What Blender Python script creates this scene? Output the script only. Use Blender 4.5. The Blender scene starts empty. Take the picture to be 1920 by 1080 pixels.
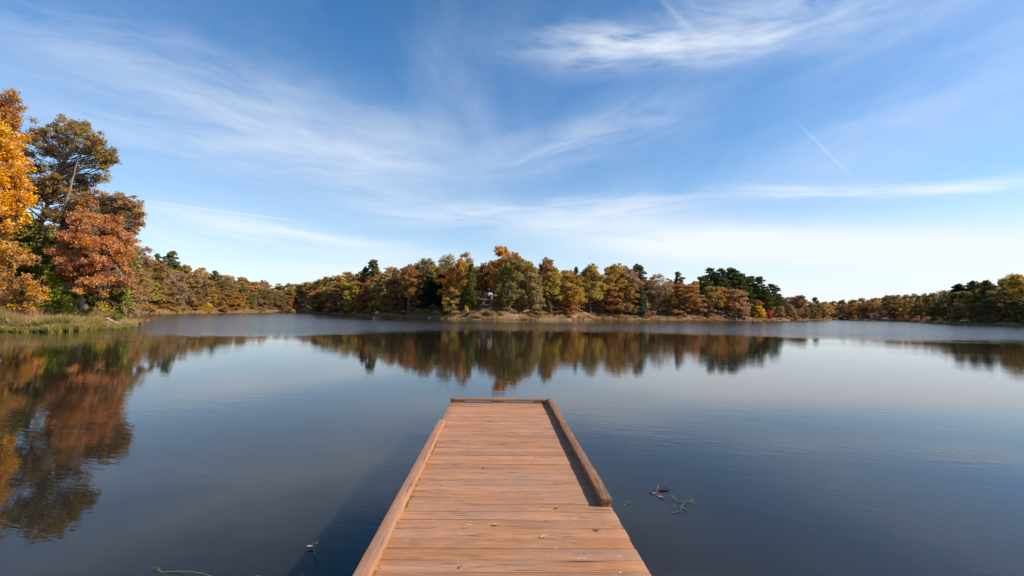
import bpy, math, random
import numpy as np
from mathutils import Vector

S = bpy.context.scene
COL = S.collection
rad = math.radians

# ------------------------------------------------------------------ camera
F = 853.33; HC = 2.2
cam_d = bpy.data.cameras.new('camera'); cam = bpy.data.objects.new('camera', cam_d); COL.objects.link(cam)
cam_d.sensor_width = 36; cam_d.lens = 16; cam_d.clip_start = .05; cam_d.clip_end = 9000
def Rm(ax, a):
    c, s = math.cos(a), math.sin(a)
    return np.array([[1,0,0],[0,c,-s],[0,s,c]]) if ax == 'x' else np.array([[c,-s,0],[s,c,0],[0,0,1]])
CM = Rm('z', -rad(1.565)) @ Rm('x', rad(92.846)) @ Rm('z', rad(1.0))
from mathutils import Matrix
m4 = Matrix([list(r) + [0] for r in CM.tolist()] + [[0,0,0,1]]); m4.translation = (0, 0, HC)
cam.matrix_world = m4
S.camera = cam
def ray(px, py):
    d = CM @ np.array([px-960, 540-py, -F]); return d/np.linalg.norm(d)
def at_y(px, py, y):                      # world point seen in the photograph at (px,py), at distance y
    d = ray(px, py); t = y/d[1]; return np.array([d[0]*t, y, HC+d[2]*t])
def azel(px, py):
    d = ray(px, py); return math.atan2(d[0], d[1]), math.asin(d[2])

# ------------------------------------------------------------------ light
SUN_EL, SUN_AZ = 36.5, 100                  # azimuth clockwise from +Y
sd = bpy.data.lights.new('sun', 'SUN'); sun = bpy.data.objects.new('sun', sd); COL.objects.link(sun)
sd.energy = 5.0; sd.angle = rad(.53); sd.color = (1, .93, .82)
sv = Vector((math.cos(rad(SUN_EL))*math.sin(rad(SUN_AZ)), math.cos(rad(SUN_EL))*math.cos(rad(SUN_AZ)), math.sin(rad(SUN_EL))))
sun.rotation_euler = sv.to_track_quat('Z', 'Y').to_euler(); sun.location = sv*200

class NT:
    def __init__(s, tree): s.t = tree; s.n = tree.nodes; s.l = tree.links; s.n.clear()
    def new(s, kind, **kw):
        n = s.n.new(kind)
        for k, v in kw.items(): setattr(n, k, v)
        return n
    def put(s, sock, v):
        if hasattr(v, 'is_output') or isinstance(v, bpy.types.NodeSocket): s.l.new(v, sock)
        elif v is not None: sock.default_value = v
    def m(s, op, a, b=None, c=None, clamp=False):
        n = s.new('ShaderNodeMath', operation=op, use_clamp=clamp)
        for i, v in enumerate((a, b, c)): s.put(n.inputs[i], v) if v is not None else None
        return n.outputs[0]
    def comb(s, x, y, z=0.0):
        n = s.new('ShaderNodeCombineXYZ'); [s.put(n.inputs[i], v) for i, v in enumerate((x, y, z))]; return n.outputs[0]
    def sep(s, v):
        n = s.new('ShaderNodeSeparateXYZ'); s.put(n.inputs[0], v); return n.outputs
    def noise(s, vec, scale=1.0, detail=4.0, rough=.5, dist=0.0, dim='3D'):
        n = s.new('ShaderNodeTexNoise', noise_dimensions=dim)
        s.put(n.inputs['Vector'], vec); n.inputs['Scale'].default_value = scale; n.inputs['Detail'].default_value = detail
        n.inputs['Roughness'].default_value = rough; n.inputs['Distortion'].default_value = dist
        return n.outputs[0]
    def mr(s, v, a, b, c=0.0, d=1.0, smooth=False):
        n = s.new('ShaderNodeMapRange'); n.clamp = True
        if smooth: n.interpolation_type = 'SMOOTHSTEP'
        for i, x in enumerate((v, a, b, c, d)): s.put(n.inputs[i], x)
        return n.outputs[0]
    def mix(s, f, a, b, blend='MIX'):
        n = s.new('ShaderNodeMix', data_type='RGBA', blend_type=blend); n.clamp_factor = True
        s.put(n.inputs[0], f)
        for i, v in ((6, a), (7, b)):
            if isinstance(v, tuple) and len(v) == 3: v = v + (1,)
            s.put(n.inputs[i], v)
        return n.outputs[2]
    def vmul(s, v, k):
        n = s.new('ShaderNodeVectorMath', operation='MULTIPLY'); s.put(n.inputs[0], v); n.inputs[1].default_value = k; return n.outputs[0]

# ------------------------------------------------------------------ sky
W = bpy.data.worlds.new('World'); S.world = W; W.use_nodes = True
w = NT(W.node_tree)
sky = w.new('ShaderNodeTexSky', sky_type='NISHITA'); sky.sun_disc = False
sky.sun_elevation = rad(SUN_EL); sky.sun_rotation = rad(SUN_AZ); sky.air_density = 1.0; sky.dust_density = .7; sky.ozone_density = 2.5; sky.altitude = 100
gen = w.new('ShaderNodeTexCoord').outputs['Generated']
dx, dy, dz = w.sep(gen)
AZ = w.m('ARCTAN2', dx, dy); EL = w.m('ARCSINE', w.m('MAXIMUM', dz, 0.0))
wz = w.noise(w.comb(AZ, w.m('MULTIPLY', EL, 2.0)), 3.0, 5.0, .55)      # gentle domain warp
warp = w.m('MULTIPLY', w.m('SUBTRACT', wz, .5), .10)
def blob(x1, y1, x2, y2, hw, amp, ku, kv, lo=.35, hi=.75, warpk=1.0, seed=0, dist=.6, pw=1.0):
    a1, e1 = azel(x1, y1); a2, e2 = azel(x2, y2)
    L = math.hypot(a2-a1, e2-e1)/2; cu, su = (a2-a1)/(2*L), (e2-e1)/(2*L); ac, ec = (a1+a2)/2, (e1+e2)/2
    pxs = 2*L/math.hypot(x2-x1, y2-y1); hv = hw*pxs
    da = w.m('SUBTRACT', AZ, ac); de = w.m('SUBTRACT', EL, ec)
    u = w.m('ADD', w.m('MULTIPLY', da, cu), w.m('MULTIPLY', de, su))
    v = w.m('SUBTRACT', w.m('MULTIPLY', de, cu), w.m('MULTIPLY', da, su))
    v = w.m('ADD', v, w.m('MULTIPLY', warp, warpk))
    un = w.m('DIVIDE', u, L); vn = w.m('DIVIDE', v, hv)
    g = w.m('EXPONENT', w.m('MULTIPLY', w.m('ADD', w.m('POWER', w.m('ABSOLUTE', un), 3.0), w.m('POWER', w.m('ABSOLUTE', vn), 2.0)), -1.0))
    n = w.noise(w.comb(w.m('MULTIPLY', u, ku), w.m('MULTIPLY', v, kv), float(seed)), 1.0, 7.0, .58, dist)
    n = w.mr(n, lo, hi)
    return w.m('MULTIPLY', w.m('MULTIPLY', g, n), amp)
BL = [
 (1010, 92, 1640, 12, 36, 1.0, 6, 30, .30, .70, .2, 1, .15),
 (1060, 66, 1340, 88, 18, .8, 8, 46, .30, .66, .25, 2, .15),
 (1230, -60, 1560, 40, 50, .4, 6, 26, .34, .70, .5, 3, 1.2),
 (-60, 120, 850, 330, 105, .66, 3.5, 24, .20, .76, .7, 4, .35),
 (400, 190, 860, 310, 80, .50, 4.5, 22, .22, .76, .7, 5, .35),
 (-200, -10, 560, 150, 60, .35, 4, 26, .33, .75, 1.0, 6, .8),
 (900, 310, 1320, 180, 46, .50, 4, 18, .24, .74, .7, 7, .8),
 (1060, 440, 2400, 475, 66, 1.25, 2.2, 24, .10, .46, .35, 8, .4),
 (900, 535, 2400, 545, 40, .8, 2.0, 24, .15, .55, .3, 9, .4),
 (1390, 358, 2100, 335, 20, .95, 4, 40, .32, .62, .35, 10, .5),
 (240, 388, 760, 470, 26, .9, 4, 40, .32, .66, .4, 11, .5),
 (200, 440, 900, 520, 55, .75, 3, 28, .28, .66, .4, 12, .5),
 (680, 395, 1330, 380, 26, .75, 4, 34, .32, .66, .5, 13, .6),
 (960, 420, 1260, 400, 20, .7, 5, 36, .30, .64, .4, 14, .6),
 (1400, 330, 2400, -120, 130, .42, 2.2, 14, .25, .75, .8, 15, .6),
 (1500, 120, 2300, -300, 90, .34, 2.6, 18, .30, .72, .8, 16, .6),
 (780, 60, 960, 360, 70, .16, 5, 16, .30, .72, .8, 17, .6),
 (1495, 228, 1626, 352, 2.2, .26, 26, 90, .38, .62, .16, 18, .4),
 (280, 377, 560, 414, 1.6, .45, 10, 20, .1, .4, 0.0, 19, 0),
 (1215, -30, 1320, 80, 6, .2, 16, 60, .28, .55, .12, 20, .2),
]
tot = None
for b in BL:
    r = blob(*b); inv = w.m('SUBTRACT', 1.0, r, clamp=True)
    tot = inv if tot is None else w.m('MULTIPLY', tot, inv)
# faint veil everywhere, so that the sky seen from elsewhere and in the water is never bare
veil = w.mr(w.noise(w.comb(w.m('MULTIPLY', w.m('DIVIDE', dx, w.m('ADD', dz, .15)), 1.0), w.m('MULTIPLY', w.m('DIVIDE', dy, w.m('ADD', dz, .15)), .5), 3.0), 1.2, 7.0, .6, .8), .42, .9, .02, .20)
tot = w.m('MULTIPLY', tot, w.m('SUBTRACT', 1.0, veil, clamp=True))
# pale air low over the horizon, as thin high cloud piles up there
low = w.m('MULTIPLY', w.m('EXPONENT', w.m('MULTIPLY', EL, -7.5)), .72)
tot = w.m('MULTIPLY', tot, w.m('SUBTRACT', 1.0, low, clamp=True))
cl = w.m('SUBTRACT', 1.0, tot, clamp=True)
hs = w.new('ShaderNodeHueSaturation'); hs.inputs['Saturation'].default_value = 1.36; hs.inputs['Value'].default_value = 1.30
w.put(hs.inputs['Color'], sky.outputs[0])
# sky deepens overhead: darkened with elevation to cut the fill light in shadows
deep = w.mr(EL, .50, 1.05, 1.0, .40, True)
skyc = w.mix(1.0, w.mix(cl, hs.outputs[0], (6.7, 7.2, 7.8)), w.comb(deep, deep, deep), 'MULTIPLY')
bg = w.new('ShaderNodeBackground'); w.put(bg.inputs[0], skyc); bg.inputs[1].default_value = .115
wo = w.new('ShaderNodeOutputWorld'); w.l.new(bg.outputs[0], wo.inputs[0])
W.cycles.sampling_method = 'MANUAL'; W.cycles.sample_map_resolution = 512
S.view_settings.view_transform = 'Standard'; S.view_settings.look = 'None'
S.view_settings.exposure = .22; S.view_settings.gamma = 1

# ------------------------------------------------------------------ helpers
def tag(o, label=None, cat=None, group=None, kind=None):
    if label: o['label'] = label
    if cat: o['category'] = cat
    if group: o['group'] = group
    if kind: o['kind'] = kind
    return o
def link(o, parent=None):
    COL.objects.link(o)
    if parent: o.parent = parent
    return o
def npmesh(name, V, Q, mat, attrs=None, smooth=False):
    me = bpy.data.meshes.new(name); V = np.asarray(V, np.float32); Q = np.asarray(Q, np.int32); k = Q.shape[1]
    me.vertices.add(len(V)); me.vertices.foreach_set('co', V.ravel())
    me.loops.add(Q.size); me.loops.foreach_set('vertex_index', Q.ravel())
    me.polygons.add(len(Q)); me.polygons.foreach_set('loop_start', np.arange(0, Q.size, k, dtype=np.int32))
    try: me.polygons.foreach_set('loop_total', np.full(len(Q), k, np.int32))
    except Exception: pass
    if smooth: me.polygons.foreach_set('use_smooth', np.ones(len(Q), bool))
    for a, d in (attrs or {}).items():
        at = me.attributes.new(a, 'FLOAT', 'FACE'); at.data.foreach_set('value', np.asarray(d, np.float32))
    me.update(calc_edges=True); me.validate()
    if mat: me.materials.append(mat)
    return me
def mobj(name, me, parent=None):
    return link(bpy.data.objects.new(name, me), parent)
def empty(name, loc):
    o = bpy.data.objects.new(name, None); o.location = loc; o.empty_display_size = .3; return link(o)
def mat(name):
    m = bpy.data.materials.new(name); m.use_nodes = True; return m, NT(m.node_tree)
class Geo:                                # collects tubes and boxes
    def __init__(s): s.V = []; s.Q = []; s.A = []; s.n = 0
    def add(s, V, Q, var=0.0):
        V = np.asarray(V, float); Q = np.asarray(Q); s.V.append(V); s.Q.append(Q+s.n); s.n += len(V); s.A.append(np.full(len(Q), var))
    def tube(s, pts, rs, k=6, var=0.0):
        pts = np.asarray(pts, float); n = len(pts); d = np.gradient(pts, axis=0); d /= np.linalg.norm(d, axis=1)[:, None]+1e-9
        ref = np.array([0.13, .21, 1.0]) if abs(d[:, 2]).mean() < .8 else np.array([1.0, .1, .05])
        a = np.cross(d, ref); a /= np.linalg.norm(a, axis=1)[:, None]+1e-9; b = np.cross(d, a)
        th = np.arange(k)*2*math.pi/k
        V = (pts[:, None, :] + np.asarray(rs)[:, None, None]*(np.cos(th)[None, :, None]*a[:, None, :]+np.sin(th)[None, :, None]*b[:, None, :])).reshape(-1, 3)
        i = np.arange(n-1)[:, None]*k; j = np.arange(k)[None, :]; j2 = (j+1) % k
        Q = np.stack([i+j, i+j2, i+k+j2, i+k+j], -1).reshape(-1, 4)
        s.add(V, Q, var)
    def box(s, x0, x1, y0, y1, z0, z1, var=0.0, jit=None):
        V = np.array([(x, y, z) for z in (z0, z1) for y in (y0, y1) for x in (x0, x1)], float)
        if jit is not None: V += jit
        s.add(V, [(0,2,3,1),(4,5,7,6),(0,1,5,4),(2,6,7,3),(0,4,6,2),(1,3,7,5)], var)
    def mesh(s, name, mt, smooth=False):
        return npmesh(name, np.concatenate(s.V), np.concatenate(s.Q), mt, {'var': np.concatenate(s.A)}, smooth)

# ------------------------------------------------------------------ materials
def leaf_mat(name, trans=.35):
    m, t = mat(name); at = t.new('ShaderNodeAttribute', attribute_name='var').outputs['Fac']
    oi = t.new('ShaderNodeObjectInfo'); gen = t.new('ShaderNodeTexCoord').outputs['Object']
    nz = t.noise(gen, .35, 3.0, .6)
    c = oi.outputs['Color']
    v = t.m('MULTIPLY', t.mr(at, 0.0, 1.0, .55, 2.1), t.mr(nz, .3, .7, .8, 1.2))
    hs = t.new('ShaderNodeHueSaturation'); t.put(hs.inputs['Color'], c)
    t.put(hs.inputs['Value'], v)
    t.put(hs.inputs['Hue'], t.m('ADD', t.mr(nz, .3, .7, .482, .522), t.mr(at, 0.0, 1.0, -.008, .012)))
    t.put(hs.inputs['Saturation'], t.mr(t.noise(gen, 1.3, 2.0), .3, .7, .8, 1.12))
    d = t.new('ShaderNodeBsdfDiffuse'); t.put(d.inputs[0], hs.outputs[0])
    tr = t.new('ShaderNodeBsdfTranslucent'); t.put(tr.inputs[0], hs.outputs[0])
    mx = t.new('ShaderNodeMixShader'); mx.inputs[0].default_value = trans
    t.l.new(d.outputs[0], mx.inputs[1]); t.l.new(tr.outputs[0], mx.inputs[2])
    o = t.new('ShaderNodeOutputMaterial'); t.l.new(mx.outputs[0], o.inputs[0]); return m
M_LEAF = leaf_mat('autumn_foliage', .42)
M_NEEDLE = leaf_mat('needle_foliage', .15)
def rough_mat(name, c1, c2, scale=(1, 1, 1), ns=4.0, bump=.3, rough=.9, c3=None):
    m, t = mat(name); p = t.vmul(t.new('ShaderNodeTexCoord').outputs['Object'], scale)
    n = t.noise(p, ns, 8.0, .65); c = t.mix(t.mr(n, .3, .7), c1, c2)
    if c3: c = t.mix(t.mr(t.noise(p, ns*.3, 4.0, .6), .52, .62), c, c3)
    b = t.new('ShaderNodeBsdfPrincipled'); t.put(b.inputs['Base Color'], c); b.inputs['Roughness'].default_value = rough
    b.inputs['Specular IOR Level'].default_value = .2
    bm = t.new('ShaderNodeBump'); bm.inputs['Strength'].default_value = bump; bm.inputs['Distance'].default_value = .05; t.put(bm.inputs['Height'], n); t.l.new(bm.outputs[0], b.inputs['Normal'])
    o = t.new('ShaderNodeOutputMaterial'); t.l.new(b.outputs[0], o.inputs[0]); return m
M_BARK = rough_mat('grey_bark', (.10, .075, .055), (.34, .28, .22), (1, 1, .25), 6.0, .6)
M_DARKBARK = rough_mat('dark_bark', (.05, .035, .028), (.17, .125, .095), (1, 1, .25), 5.0, .6)
M_PALE = rough_mat('bleached_wood', (.25, .21, .18), (.55, .49, .43), (1, 1, .3), 6.0, .4)

# water: tannin brown body lit from above, fresnel reflection, light ripples and wind patches
m, t = mat('lake_water'); M_WATER = m
pos = t.new('ShaderNodeNewGeometry').outputs['Position']; px_, py_, pz_ = t.sep(pos)
dist = t.m('SQRT', t.m('ADD', t.m('POWER', px_, 2.0), t.m('POWER', py_, 2.0)))
patch = t.noise(t.comb(t.m('MULTIPLY', px_, .012), t.m('MULTIPLY', py_, .05), 1.0), 1.0, 3.0, .5)
# wind comes down the open water: the patch begins nearer on both sides than before the headland
near0 = t.m('MAXIMUM', 33.0, t.m('SUBTRACT', 60.0, t.m('ADD', t.m('MULTIPLY', t.m('MAXIMUM', t.m('SUBTRACT', px_, 4.0), 0.0), .25), t.m('MULTIPLY', t.m('MAXIMUM', t.m('SUBTRACT', -2.0, px_), 0.0), 1.35))))
edge = t.m('ADD', near0, t.m('ADD', t.m('MULTIPLY', t.m('SUBTRACT', patch, .5), 26.0), t.m('MULTIPLY', t.m('SUBTRACT', t.noise(t.comb(t.m('MULTIPLY', px_, .10), t.m('MULTIPLY', py_, .9), 11.0), 1.0, 5.0, .7), .5), 34.0)))
wind = t.mr(t.m('SUBTRACT', py_, edge), -10.0, 16.0, 0.0, 1.0, True)
calm = t.m('MULTIPLY', t.mr(t.m('ABSOLUTE', t.m('SUBTRACT', px_, 5.0)), 10.0, 60.0, 1.0, 0.0, True), t.mr(py_, 80.0, 92.0, 0.0, 1.0, True))
wind = t.m('MULTIPLY', wind, t.m('SUBTRACT', 1.0, t.m('MULTIPLY', calm, .85)))
soft = t.mr(t.noise(t.comb(t.m('MULTIPLY', px_, .07), t.m('MULTIPLY', py_, .16), 5.0), 1.0, 3.0), .35, .65, .45, 1.25)
def ripple(ang, kx, ky, det, sc):
    c, s_ = math.cos(ang), math.sin(ang)
    u = t.m('ADD', t.m('MULTIPLY', px_, c), t.m('MULTIPLY', py_, s_)); v = t.m('SUBTRACT', t.m('MULTIPLY', py_, c), t.m('MULTIPLY', px_, s_))
    return t.noise(t.comb(t.m('MULTIPLY', u, kx), t.m('MULTIPLY', v, ky), sc), 1.0, det, .5, .4)
h1 = ripple(-.42, 2.6, 9.0, 2.0, 0.0); h2 = ripple(.25, 5.0, 17.0, 1.0, 3.0); h3 = ripple(-.1, .7, 2.2, 1.0, 7.0)
hh = t.m('ADD', t.m('ADD', t.m('MULTIPLY', h1, .0030), t.m('MULTIPLY', h2, .0011)), t.m('MULTIPLY', h3, .0040))
amp = t.m('ADD', t.m('MULTIPLY', soft, .42), t.m('MULTIPLY', wind, 9.0))
bm = t.new('ShaderNodeBump'); bm.inputs['Strength'].default_value = 1.0; bm.inputs['Distance'].default_value = 1.0
t.put(bm.inputs['Height'], t.m('MULTIPLY', hh, amp))
b = t.new('ShaderNodeBsdfPrincipled')
b.inputs['Base Color'].default_value = (.022, .0175, .011, 1)
b.subsurface_method = 'BURLEY'; b.inputs['Subsurface Weight'].default_value = 1.0; b.inputs['Subsurface Radius'].default_value = (1, .8, .6); b.inputs['Subsurface Scale'].default_value = .22
b.inputs['IOR'].default_value = 1.36; b.inputs['Specular Tint'].default_value = (.80, .93, 1.0, 1); t.put(b.inputs['Roughness'], t.m('ADD', .02, t.m('MULTIPLY', wind, .10)))
t.l.new(bm.outputs[0], b.inputs['Normal'])
o = t.new('ShaderNodeOutputMaterial'); t.l.new(b.outputs[0], o.inputs[0])

# ground: leaf litter, earth, grass by the water
m, t = mat('leaf_litter_ground'); M_GROUND = m
pos = t.new('ShaderNodeNewGeometry').outputs['Position']; _, _, gz = t.sep(pos)
n1 = t.noise(pos, .35, 6.0, .65); n2 = t.noise(pos, 3.0, 6.0, .7); n3 = t.noise(pos, .12, 3.0, .5)
c = t.mix(t.mr(n1, .35, .65), (.13, .065, .038), (.42, .245, .15))
c = t.mix(t.mr(n3, .5, .62), c, (.46, .28, .18))
c = t.mix(t.mr(n2, .45, .7, 0.0, .65), c, (.045, .028, .018))
c = t.mix(t.m('MULTIPLY', t.mr(gz, .75, .3), t.mr(n1, .4, .6)), c, (.16, .13, .05))
b = t.new('ShaderNodeBsdfPrincipled'); t.put(b.inputs['Base Color'], c); b.inputs['Roughness'].default_value = .95; b.inputs['Specular IOR Level'].default_value = .1
bm = t.new('ShaderNodeBump'); bm.inputs['Strength'].default_value = .8; bm.inputs['Distance'].default_value = .25; t.put(bm.inputs['Height'], n2); t.l.new(bm.outputs[0], b.inputs['Normal'])
o = t.new('ShaderNodeOutputMaterial'); t.l.new(b.outputs[0], o.inputs[0])

# stained timber: axis = grain direction
def wood(name, axis, base, dark, pale, crack=.5, worn=.4, moss=False, kscale=1.0):
    m, t = mat(name); at = t.new('ShaderNodeAttribute', attribute_name='var').outputs['Fac']
    p = t.new('ShaderNodeNewGeometry').outputs['Position']; x, y, z = t.sep(p)
    if axis == 'x': u, v = x, y
    else: u, v = y, x
    off = t.m('MULTIPLY', at, 37.0)
    wv = t.m('ADD', v, t.m('MULTIPLY', t.m('SUBTRACT', t.noise(t.comb(t.m('MULTIPLY', u, 1.6), t.m('MULTIPLY', v, 6.0), off), 1.0, 3.0), .5), .05))
    gr = t.noise(t.comb(t.m('MULTIPLY', u, 6.5), t.m('MULTIPLY', wv, 95.0), t.m('ADD', off, t.m('MULTIPLY', z, 60.0))), kscale, 6.0, .62, .3)
    gr2 = t.noise(t.comb(t.m('MULTIPLY', u, 2.2), t.m('MULTIPLY', wv, 26.0), off), 1.0, 4.0, .6, .8)
    big = t.noise(t.comb(u, v, off), 2.2, 5.0, .62)
    fine = t.noise(t.comb(u, v, off), 60.0, 4.0, .7)
    c = t.mix(t.mr(gr, .30, .72), dark, base)
    c = t.mix(t.mr(gr2, .52, .68, 0.0, .35), c, pale)
    hs = t.new('ShaderNodeHueSaturation'); t.put(hs.inputs['Color'], c)
    t.put(hs.inputs['Value'], t.m('MULTIPLY', t.mr(at, 0.0, 1.0, .84, 1.10), t.mr(big, .3, .7, .84, 1.14)))
    t.put(hs.inputs['Saturation'], t.mr(t.noise(t.comb(u, v, off), 1.1, 3.0), .3, .7, .88, 1.08)); c = hs.outputs[0]
    # weather checks: long thin splits along the grain
    ck = t.noise(t.comb(t.m('MULTIPLY', u, 2.4), t.m('MULTIPLY', wv, 75.0), t.m('ADD', off, 9.0)), 1.0, 2.0, .5, .2)
    ckm = t.m('MULTIPLY', t.mr(ck, .62, .67), t.mr(t.noise(t.comb(t.m('MULTIPLY', u, 1.5), t.m('MULTIPLY', v, 9.0), t.m('ADD', off, 4.0)), 1.0, 2.0), .46, .60, 0.0, 1.0))
    c = t.mix(t.m('MULTIPLY', ckm, crack), c, (.05, .022, .012))
    # grey worn smears and pale scuffs
    c = t.mix(t.mr(t.noise(t.comb(t.m('MULTIPLY', u, 2.2), t.m('MULTIPLY', v, 8.0), t.m('ADD', off, 2.0)), 1.0, 5.0, .65), .60, .72, 0.0, worn), c, (.30, .20, .12))
    sc = t.noise(t.comb(t.m('MULTIPLY', u, 12.0), t.m('MULTIPLY', v, 42.0), 3.0), 1.0, 5.0, .7, .5)
    scm = t.m('MULTIPLY', t.mr(sc, .61, .68), t.mr(t.noise(t.comb(u, v, 8.0), 3.0, 2.0), .5, .62))
    c = t.mix(t.m('MULTIPLY', scm, .75), c, (.70, .50, .36))
    # knots
    vo = t.new('ShaderNodeTexVoronoi', feature='F1'); t.put(vo.inputs['Vector'], t.comb(t.m('MULTIPLY', u, 2.6), t.m('MULTIPLY', v, 6.5), off)); vo.inputs['Scale'].default_value = 1.0
    kn = t.mr(t.m('ADD', vo.outputs['Distance'], t.m('MULTIPLY', t.m('SUBTRACT', fine, .5), .05)), .03, .075, 1.0, 0.0)
    c = t.mix(t.m('MULTIPLY', kn, .85), c, (.09, .035, .018))
    if moss:
        c = t.mix(t.m('MULTIPLY', t.mr(t.noise(p, 14.0, 4.0, .7), .48, .62), t.mr(z, .655, .60, 0.0, .85)), c, (.16, .17, .02))
    b = t.new('ShaderNodeBsdfPrincipled'); t.put(b.inputs['Base Color'], c); t.put(b.inputs['Roughness'], t.mr(gr, .3, .7, .75, .55)); b.inputs['Specular IOR Level'].default_value = .25
    h = t.m('SUBTRACT', t.m('ADD', t.m('MULTIPLY', gr, .7), t.m('ADD', t.m('MULTIPLY', gr2, .6), t.m('MULTIPLY', fine, .12))), t.m('MULTIPLY', ckm, 1.6))
    bm = t.new('ShaderNodeBump'); bm.inputs['Strength'].default_value = .8; bm.inputs['Distance'].default_value = .004; t.put(bm.inputs['Height'], h); t.l.new(bm.outputs[0], b.inputs['Normal'])
    o = t.new('ShaderNodeOutputMaterial'); t.l.new(b.outputs[0], o.inputs[0]); return m
M_DECK = wood('stained_deck_boards', 'x', (.54, .262, .134), (.35, .155, .078), (.61, .335, .19), 1.0, .7)
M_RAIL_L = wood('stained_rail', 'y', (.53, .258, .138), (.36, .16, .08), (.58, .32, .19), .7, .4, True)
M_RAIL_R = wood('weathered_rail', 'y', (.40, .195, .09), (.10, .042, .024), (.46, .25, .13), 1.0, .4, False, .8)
M_RAIL_E = wood('weathered_end_rail', 'x', (.42, .20, .105), (.22, .10, .055), (.48, .25, .14), .8, .5)
M_UNDER = wood('wet_substructure', 'x', (.14, .08, .05), (.05, .03, .02), (.18, .11, .07), .5, .3)

# ------------------------------------------------------------------ lake outline and terrain
def hz(px, y):                            # horizon-level x at distance y for a photo column
    return at_y(px, 582+.01745*(px-936), y)[0]
lake = [(-6, -4.2), (6, -4.2), (22, -6), (70, -12), (150, 20), (200, 70), (215, 120)]
lake += [(hz(p, y), y) for p, y in [(2100, 142), (1920, 154), (1850, 160), (1790, 168), (1740, 205), (1700, 262), (1612, 272), (1610, 300), (1560, 310), (1545, 214), (1490, 200), (1462, 176), (1450, 168), (1390, 158), (1320, 152), (1260, 146), (1200, 140), (1140, 137),
         (1100, 131), (1088, 123), (1070, 119), (1040, 114), (1000, 111), (950, 108), (900, 107), (860, 108), (820, 111), (760, 117), (700, 125), (650, 135), (590, 157), (578, 182), (560, 184), (480, 156), (400, 134), (330, 115), (262, 102), (238, 94), (222, 78),
         (226, 66), (240, 56), (258, 50.5), (262, 49.0), (252, 45.8), (240, 44), (215, 42), (180, 40), (140, 37), (100, 35.6), (0, 35.4), (-100, 34.5)]]
lake += [(-70, 30), (-95, 10), (-60, -4), (-20, -3)]
LK = np.array(lake)
def sdf(P):                               # + on land, - on the lake
    A = LK; B = np.roll(LK, -1, 0); d2 = np.full(len(P), 1e18); ins = np.zeros(len(P), bool)
    for a, b in zip(A, B):
        ab = b-a; ap = P-a; tt = np.clip((ap@ab)/(ab@ab), 0, 1); q = ap-tt[:, None]*ab; d2 = np.minimum(d2, (q*q).sum(1))
        c = ((a[1] > P[:, 1]) != (b[1] > P[:, 1])); xx = a[0]+(P[:, 1]-a[1])*(b[0]-a[0])/((b[1]-a[1]) or 1e-9); ins ^= c & (P[:, 0] < xx)
    d = np.sqrt(d2); return np.where(ins, -d, d)
def height(P):
    P = np.atleast_2d(np.asarray(P, float)); x, y = P[:, 0], P[:, 1]
    wob = .9*np.sin(x*.55+np.sin(y*.31)*2)*np.sin(y*.47+x*.13)+.5*np.sin(x*1.3+y*.9)
    d = sdf(P); d = d+wob*np.clip(np.hypot(x, y)/60, .15, 1.5)
    fg = np.clip((70-y)/20, 0, 1)*(x < -10)
    bank = (.55-.35*fg)*(1-np.exp(-np.maximum(d, 0)/1.6))
    slope = .10*(1-.6*fg)
    hd = np.clip((y-98)/8, 0, 1)*np.clip((x+32)/14, 0, 1)*np.clip((112-x)/14, 0, 1)
    bump = (.35*np.sin(x*.21+1)*np.sin(y*.17+2)+.18*np.sin(x*.63+y*.4))*np.clip(d/8, 0, 1)
    land = .18*hd*np.minimum(np.maximum(d, 0), 16)+.03+bank+slope*np.minimum(np.maximum(d, 0), 70)+bump+.004*np.clip(d-70, 0, 400)
    return np.where(d > 0, land, -.12-.25*np.minimum(-d, 6))
def hgt(x, y): return float(height([(x, y)])[0])
xs = np.concatenate([[-4000, -2000, -1000, -500, -260, -180, -140], np.arange(-120, 262, 1.3), [280, 310, 360, 450, 700, 1200, 2200, 4000]])
ys = np.concatenate([[-3000, -1200, -500, -200, -100, -50, -30], np.arange(-20, 330, 1.3), [345, 370, 420, 520, 800, 1400, 2600, 4500]])
GX, GY = np.meshgrid(xs, ys); P = np.stack([GX.ravel(), GY.ravel()], 1); Z = height(P)
nx = len(xs); i = (np.arange(len(ys)-1)[:, None]*nx+np.arange(nx-1)[None, :]).ravel()
g = mobj('ground', npmesh('ground', np.column_stack([P, Z]), np.stack([i, i+1, i+nx+1, i+nx], 1), M_GROUND, smooth=True)); tag(g, kind='structure')
wv = np.array([(-300, -60, 0), (420, -60, 0), (420, 420, 0), (-300, 420, 0)], float)
tag(mobj('lake_water', npmesh('lake_water', wv, [(0, 1, 2, 3)], M_WATER)), kind='structure')

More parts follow.
